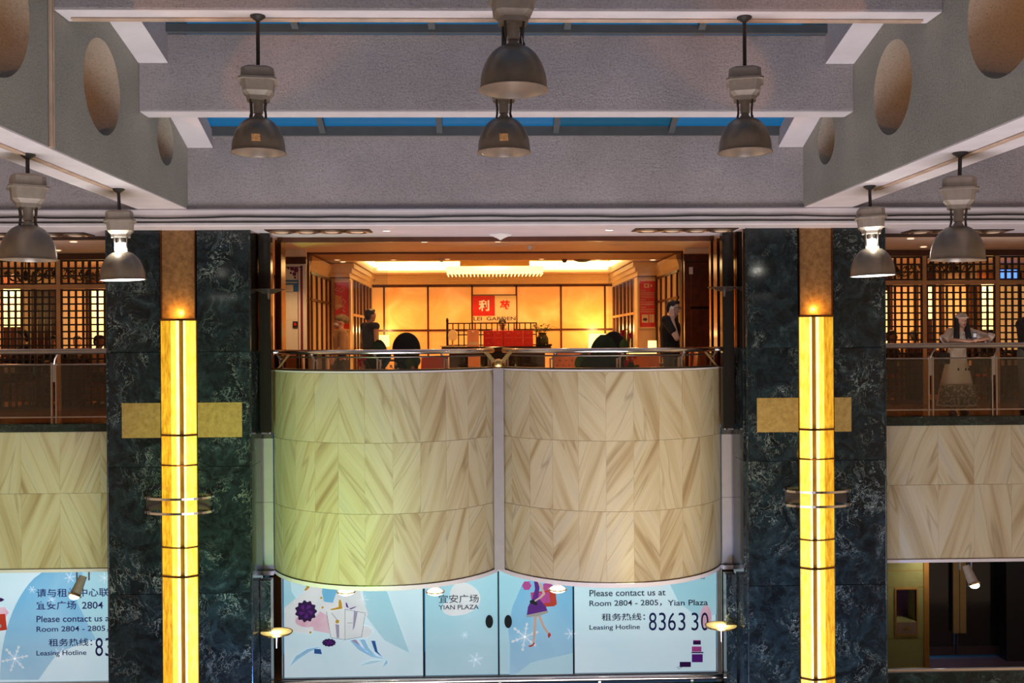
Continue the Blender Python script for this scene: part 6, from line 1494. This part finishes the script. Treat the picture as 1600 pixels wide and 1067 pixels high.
# man on the phone
p = at(1043, 520, 15.6)
r, V, hp, s = person('man in black t-shirt and glasses holding a phone to his ear', (p.x + .04, 15.6, 0), PI / 2 - .5, 1.80,
       dict(elR=(-.29, -.20, 1.13), wrR=(-.16, -.09, 1.405), hdR=(.18, .1, 1), upR=(-1, -.2, 0), elL=(.22, .05, 1.12), neck=(0, -.02, 1.46), head=(0, -.05, 1.58)),
       top='cloth_black', bottom='cloth_dark', skin='skin_pale', hair='short', voxel=.009, sleeve=.62, head_tilt=.12, curl=.35, bulk=1.08, shoe='cloth_black')
mb = MB()
for e_ in (-1, 1):
    c = hp(e_ * .036, -.108, .012); mb.tube([c + Vector((.026 * math.cos(t), 0, .019 * math.sin(t))) for t in [2 * PI * i / 12 for i in range(13)]], .003, 5, caps=False)
    mb.tube([hp(e_ * .062, -.106, .016), hp(e_ * .082, 0, .012)], .003, 5)
mb.tube([hp(-.01, -.112, .014), hp(.01, -.112, .014)], .003, 5); mb.build('glasses', 'black', r, local=True)
ph2 = MB().box(-.005, .005, -.03, .03, -.06, .06).build('phone', 'white', None, origin=(0, 0, 0), bevel=.004)
e = Euler((.35, 0, PI / 2 - .5)); wp = Vector((p.x + .04, 15.6, 0)) + Matrix.Rotation(PI / 2 - .5, 3, 'Z') @ hp(-.092, -.005, -.03); ph2.rotation_euler = e; ph2.location = wp
tag(ph2, 'white phone held to the ear of the man in black', 'phone')

# waiter in a dark vest, seen from behind
p = at(578, 520, 18.2)
person('man in a dark vest over a pale shirt seen from behind, looking right', (p.x, 18.2, 0), PI * .72, 1.76,
       dict(elL=(.26, -.02, 1.14), wrL=(.22, -.2, 1.0)), top='cloth_black', bottom='cloth_black', hair='short', sleeve=.06, voxel=.014, topname='vest', shoe='cloth_black')
# woman in headscarf
p = at(533, 520, 17.1)
r, V, hp, s = person('woman in a tan blouse and patterned headscarf, facing left', (p.x, 17.1, 0), -PI / 2 + .3, 1.62,
       dict(elL=(.22, -.02, 1.12), wrL=(.18, -.18, .98)), top='cloth_tan', bottom='cloth_dark', hair=None, sleeve=1.8, voxel=.014, skirt=.3, topname='blouse', shoe='cloth_black')
blob([('e', hp(0, .025, .06), (.10 * s, .125 * s, .085 * s)), ('e', hp(0, .10, .035), (.08 * s, .075 * s, .07 * s))], 'headscarf', 'scarf', r, .012, 2)
MB().ell(hp(0, -.06, -.05), (.058 * s, .055 * s, .05 * s), 12, 8).build('face_mask', 'cloth_cream', r, local=True, smooth=True)
# receptionist
p = at(785, 520, 21.2)
person('receptionist with tied dark hair behind the desk, head bent down', (p.x, 21.25, 0), 0, 1.66, dict(head=(0, -.06, 1.56)), top='pink_card', bottom='cloth_dark', hair='bun', voxel=.014, sleeve=1.8, head_tilt=.5, topname='jacket')

# seated diners behind the screens
SEAT = dict(pelvis=(0, 0, .52), hipL=(.09, 0, .52), hipR=(-.09, 0, .52), kneeL=(.11, -.42, .50), kneeR=(-.11, -.42, .50), ankL=(.11, -.42, .08), ankR=(-.11, -.42, .08), waist=(0, 0, .66), chest=(0, 0, .88), shL=(.18, 0, 1.0), shR=(-.18, 0, 1.0), neck=(0, 0, 1.06), head=(0, -.03, 1.19),
            elL=(.24, -.12, .78), elR=(-.24, -.12, .78), wrL=(.12, -.36, .84), wrR=(-.12, -.36, .84), hdL=(-.3, -1, 0), hdR=(.3, -1, 0), upL=(0, 0, 1), upR=(0, 0, 1))
def diner(px, Y, rz, lab, top, H=1.72):
    x = at(px, 530, Y).x
    person(lab, (x, Y, 0), rz, H, SEAT, top=top, bottom='cloth_dark', voxel=.02, sleeve=1.7, shoe='cloth_black')
    c_ = chair(x, Y, rz, lab.replace('seated diner', 'dark dining chair of the diner')[:0] + ' '.join(lab.replace('seated diner', 'dark dining chair of the diner').split()[:16]).rstrip(','), None)
    if 'group' in c_: del c_['group']
diner(38, 18.3, -.9, 'seated diner with raised head, leftmost behind the left screen', 'cloth_dark', 1.85)
diner(82, 18.5, .5, 'seated diner behind the left screen, nearest its light wooden post', 'cloth_black')
diner(121, 19.9, .3, 'seated diner with dark back, right of the post behind the left screen', 'cloth_dark')
diner(153, 18.4, 1.2, 'seated diner behind the left screen, beside the column', 'cloth_tan')
diner(1391, 18.8, .9, 'seated diner behind the right screen, beside the column', 'cloth_dark')
diner(1428, 19.6, 2.9, 'seated diner with back turned, left of the first post of the right screen', 'cloth_tan')
diner(1545, 18.8, .2, 'seated diner behind the right screen, right of the standing woman', 'cloth_dark')
# dark folding boards standing behind the screens
for px0, px1, lab in ((97, 131, 'dark service cabinet behind the left screen, right of its light post'), (1411, 1438, 'dark service cabinet behind the right screen, left of its first light post')):
    x0, x1 = at(px0, 600, 17.9).x, at(px1, 600, 17.9).x
    c_ = empty('service_cabinet', ((x0 + x1) / 2, 17.9, 0), lab, 'cabinet'); MB().box(x0, x1, 17.8, 18.1, .12, .88).build('cabinet_body', 'dark_wood', c_)
    MB().box(x0 - .02, x1 + .02, 17.78, 18.12, .88, .91).build('cabinet_top', 'black_gloss', c_)
    for xx in (x0 + .03, x1 - .03): MB().box(xx - .02, xx + .02, 17.82, 18.08, 0, .12).build('leg', 'dark_wood', c_)
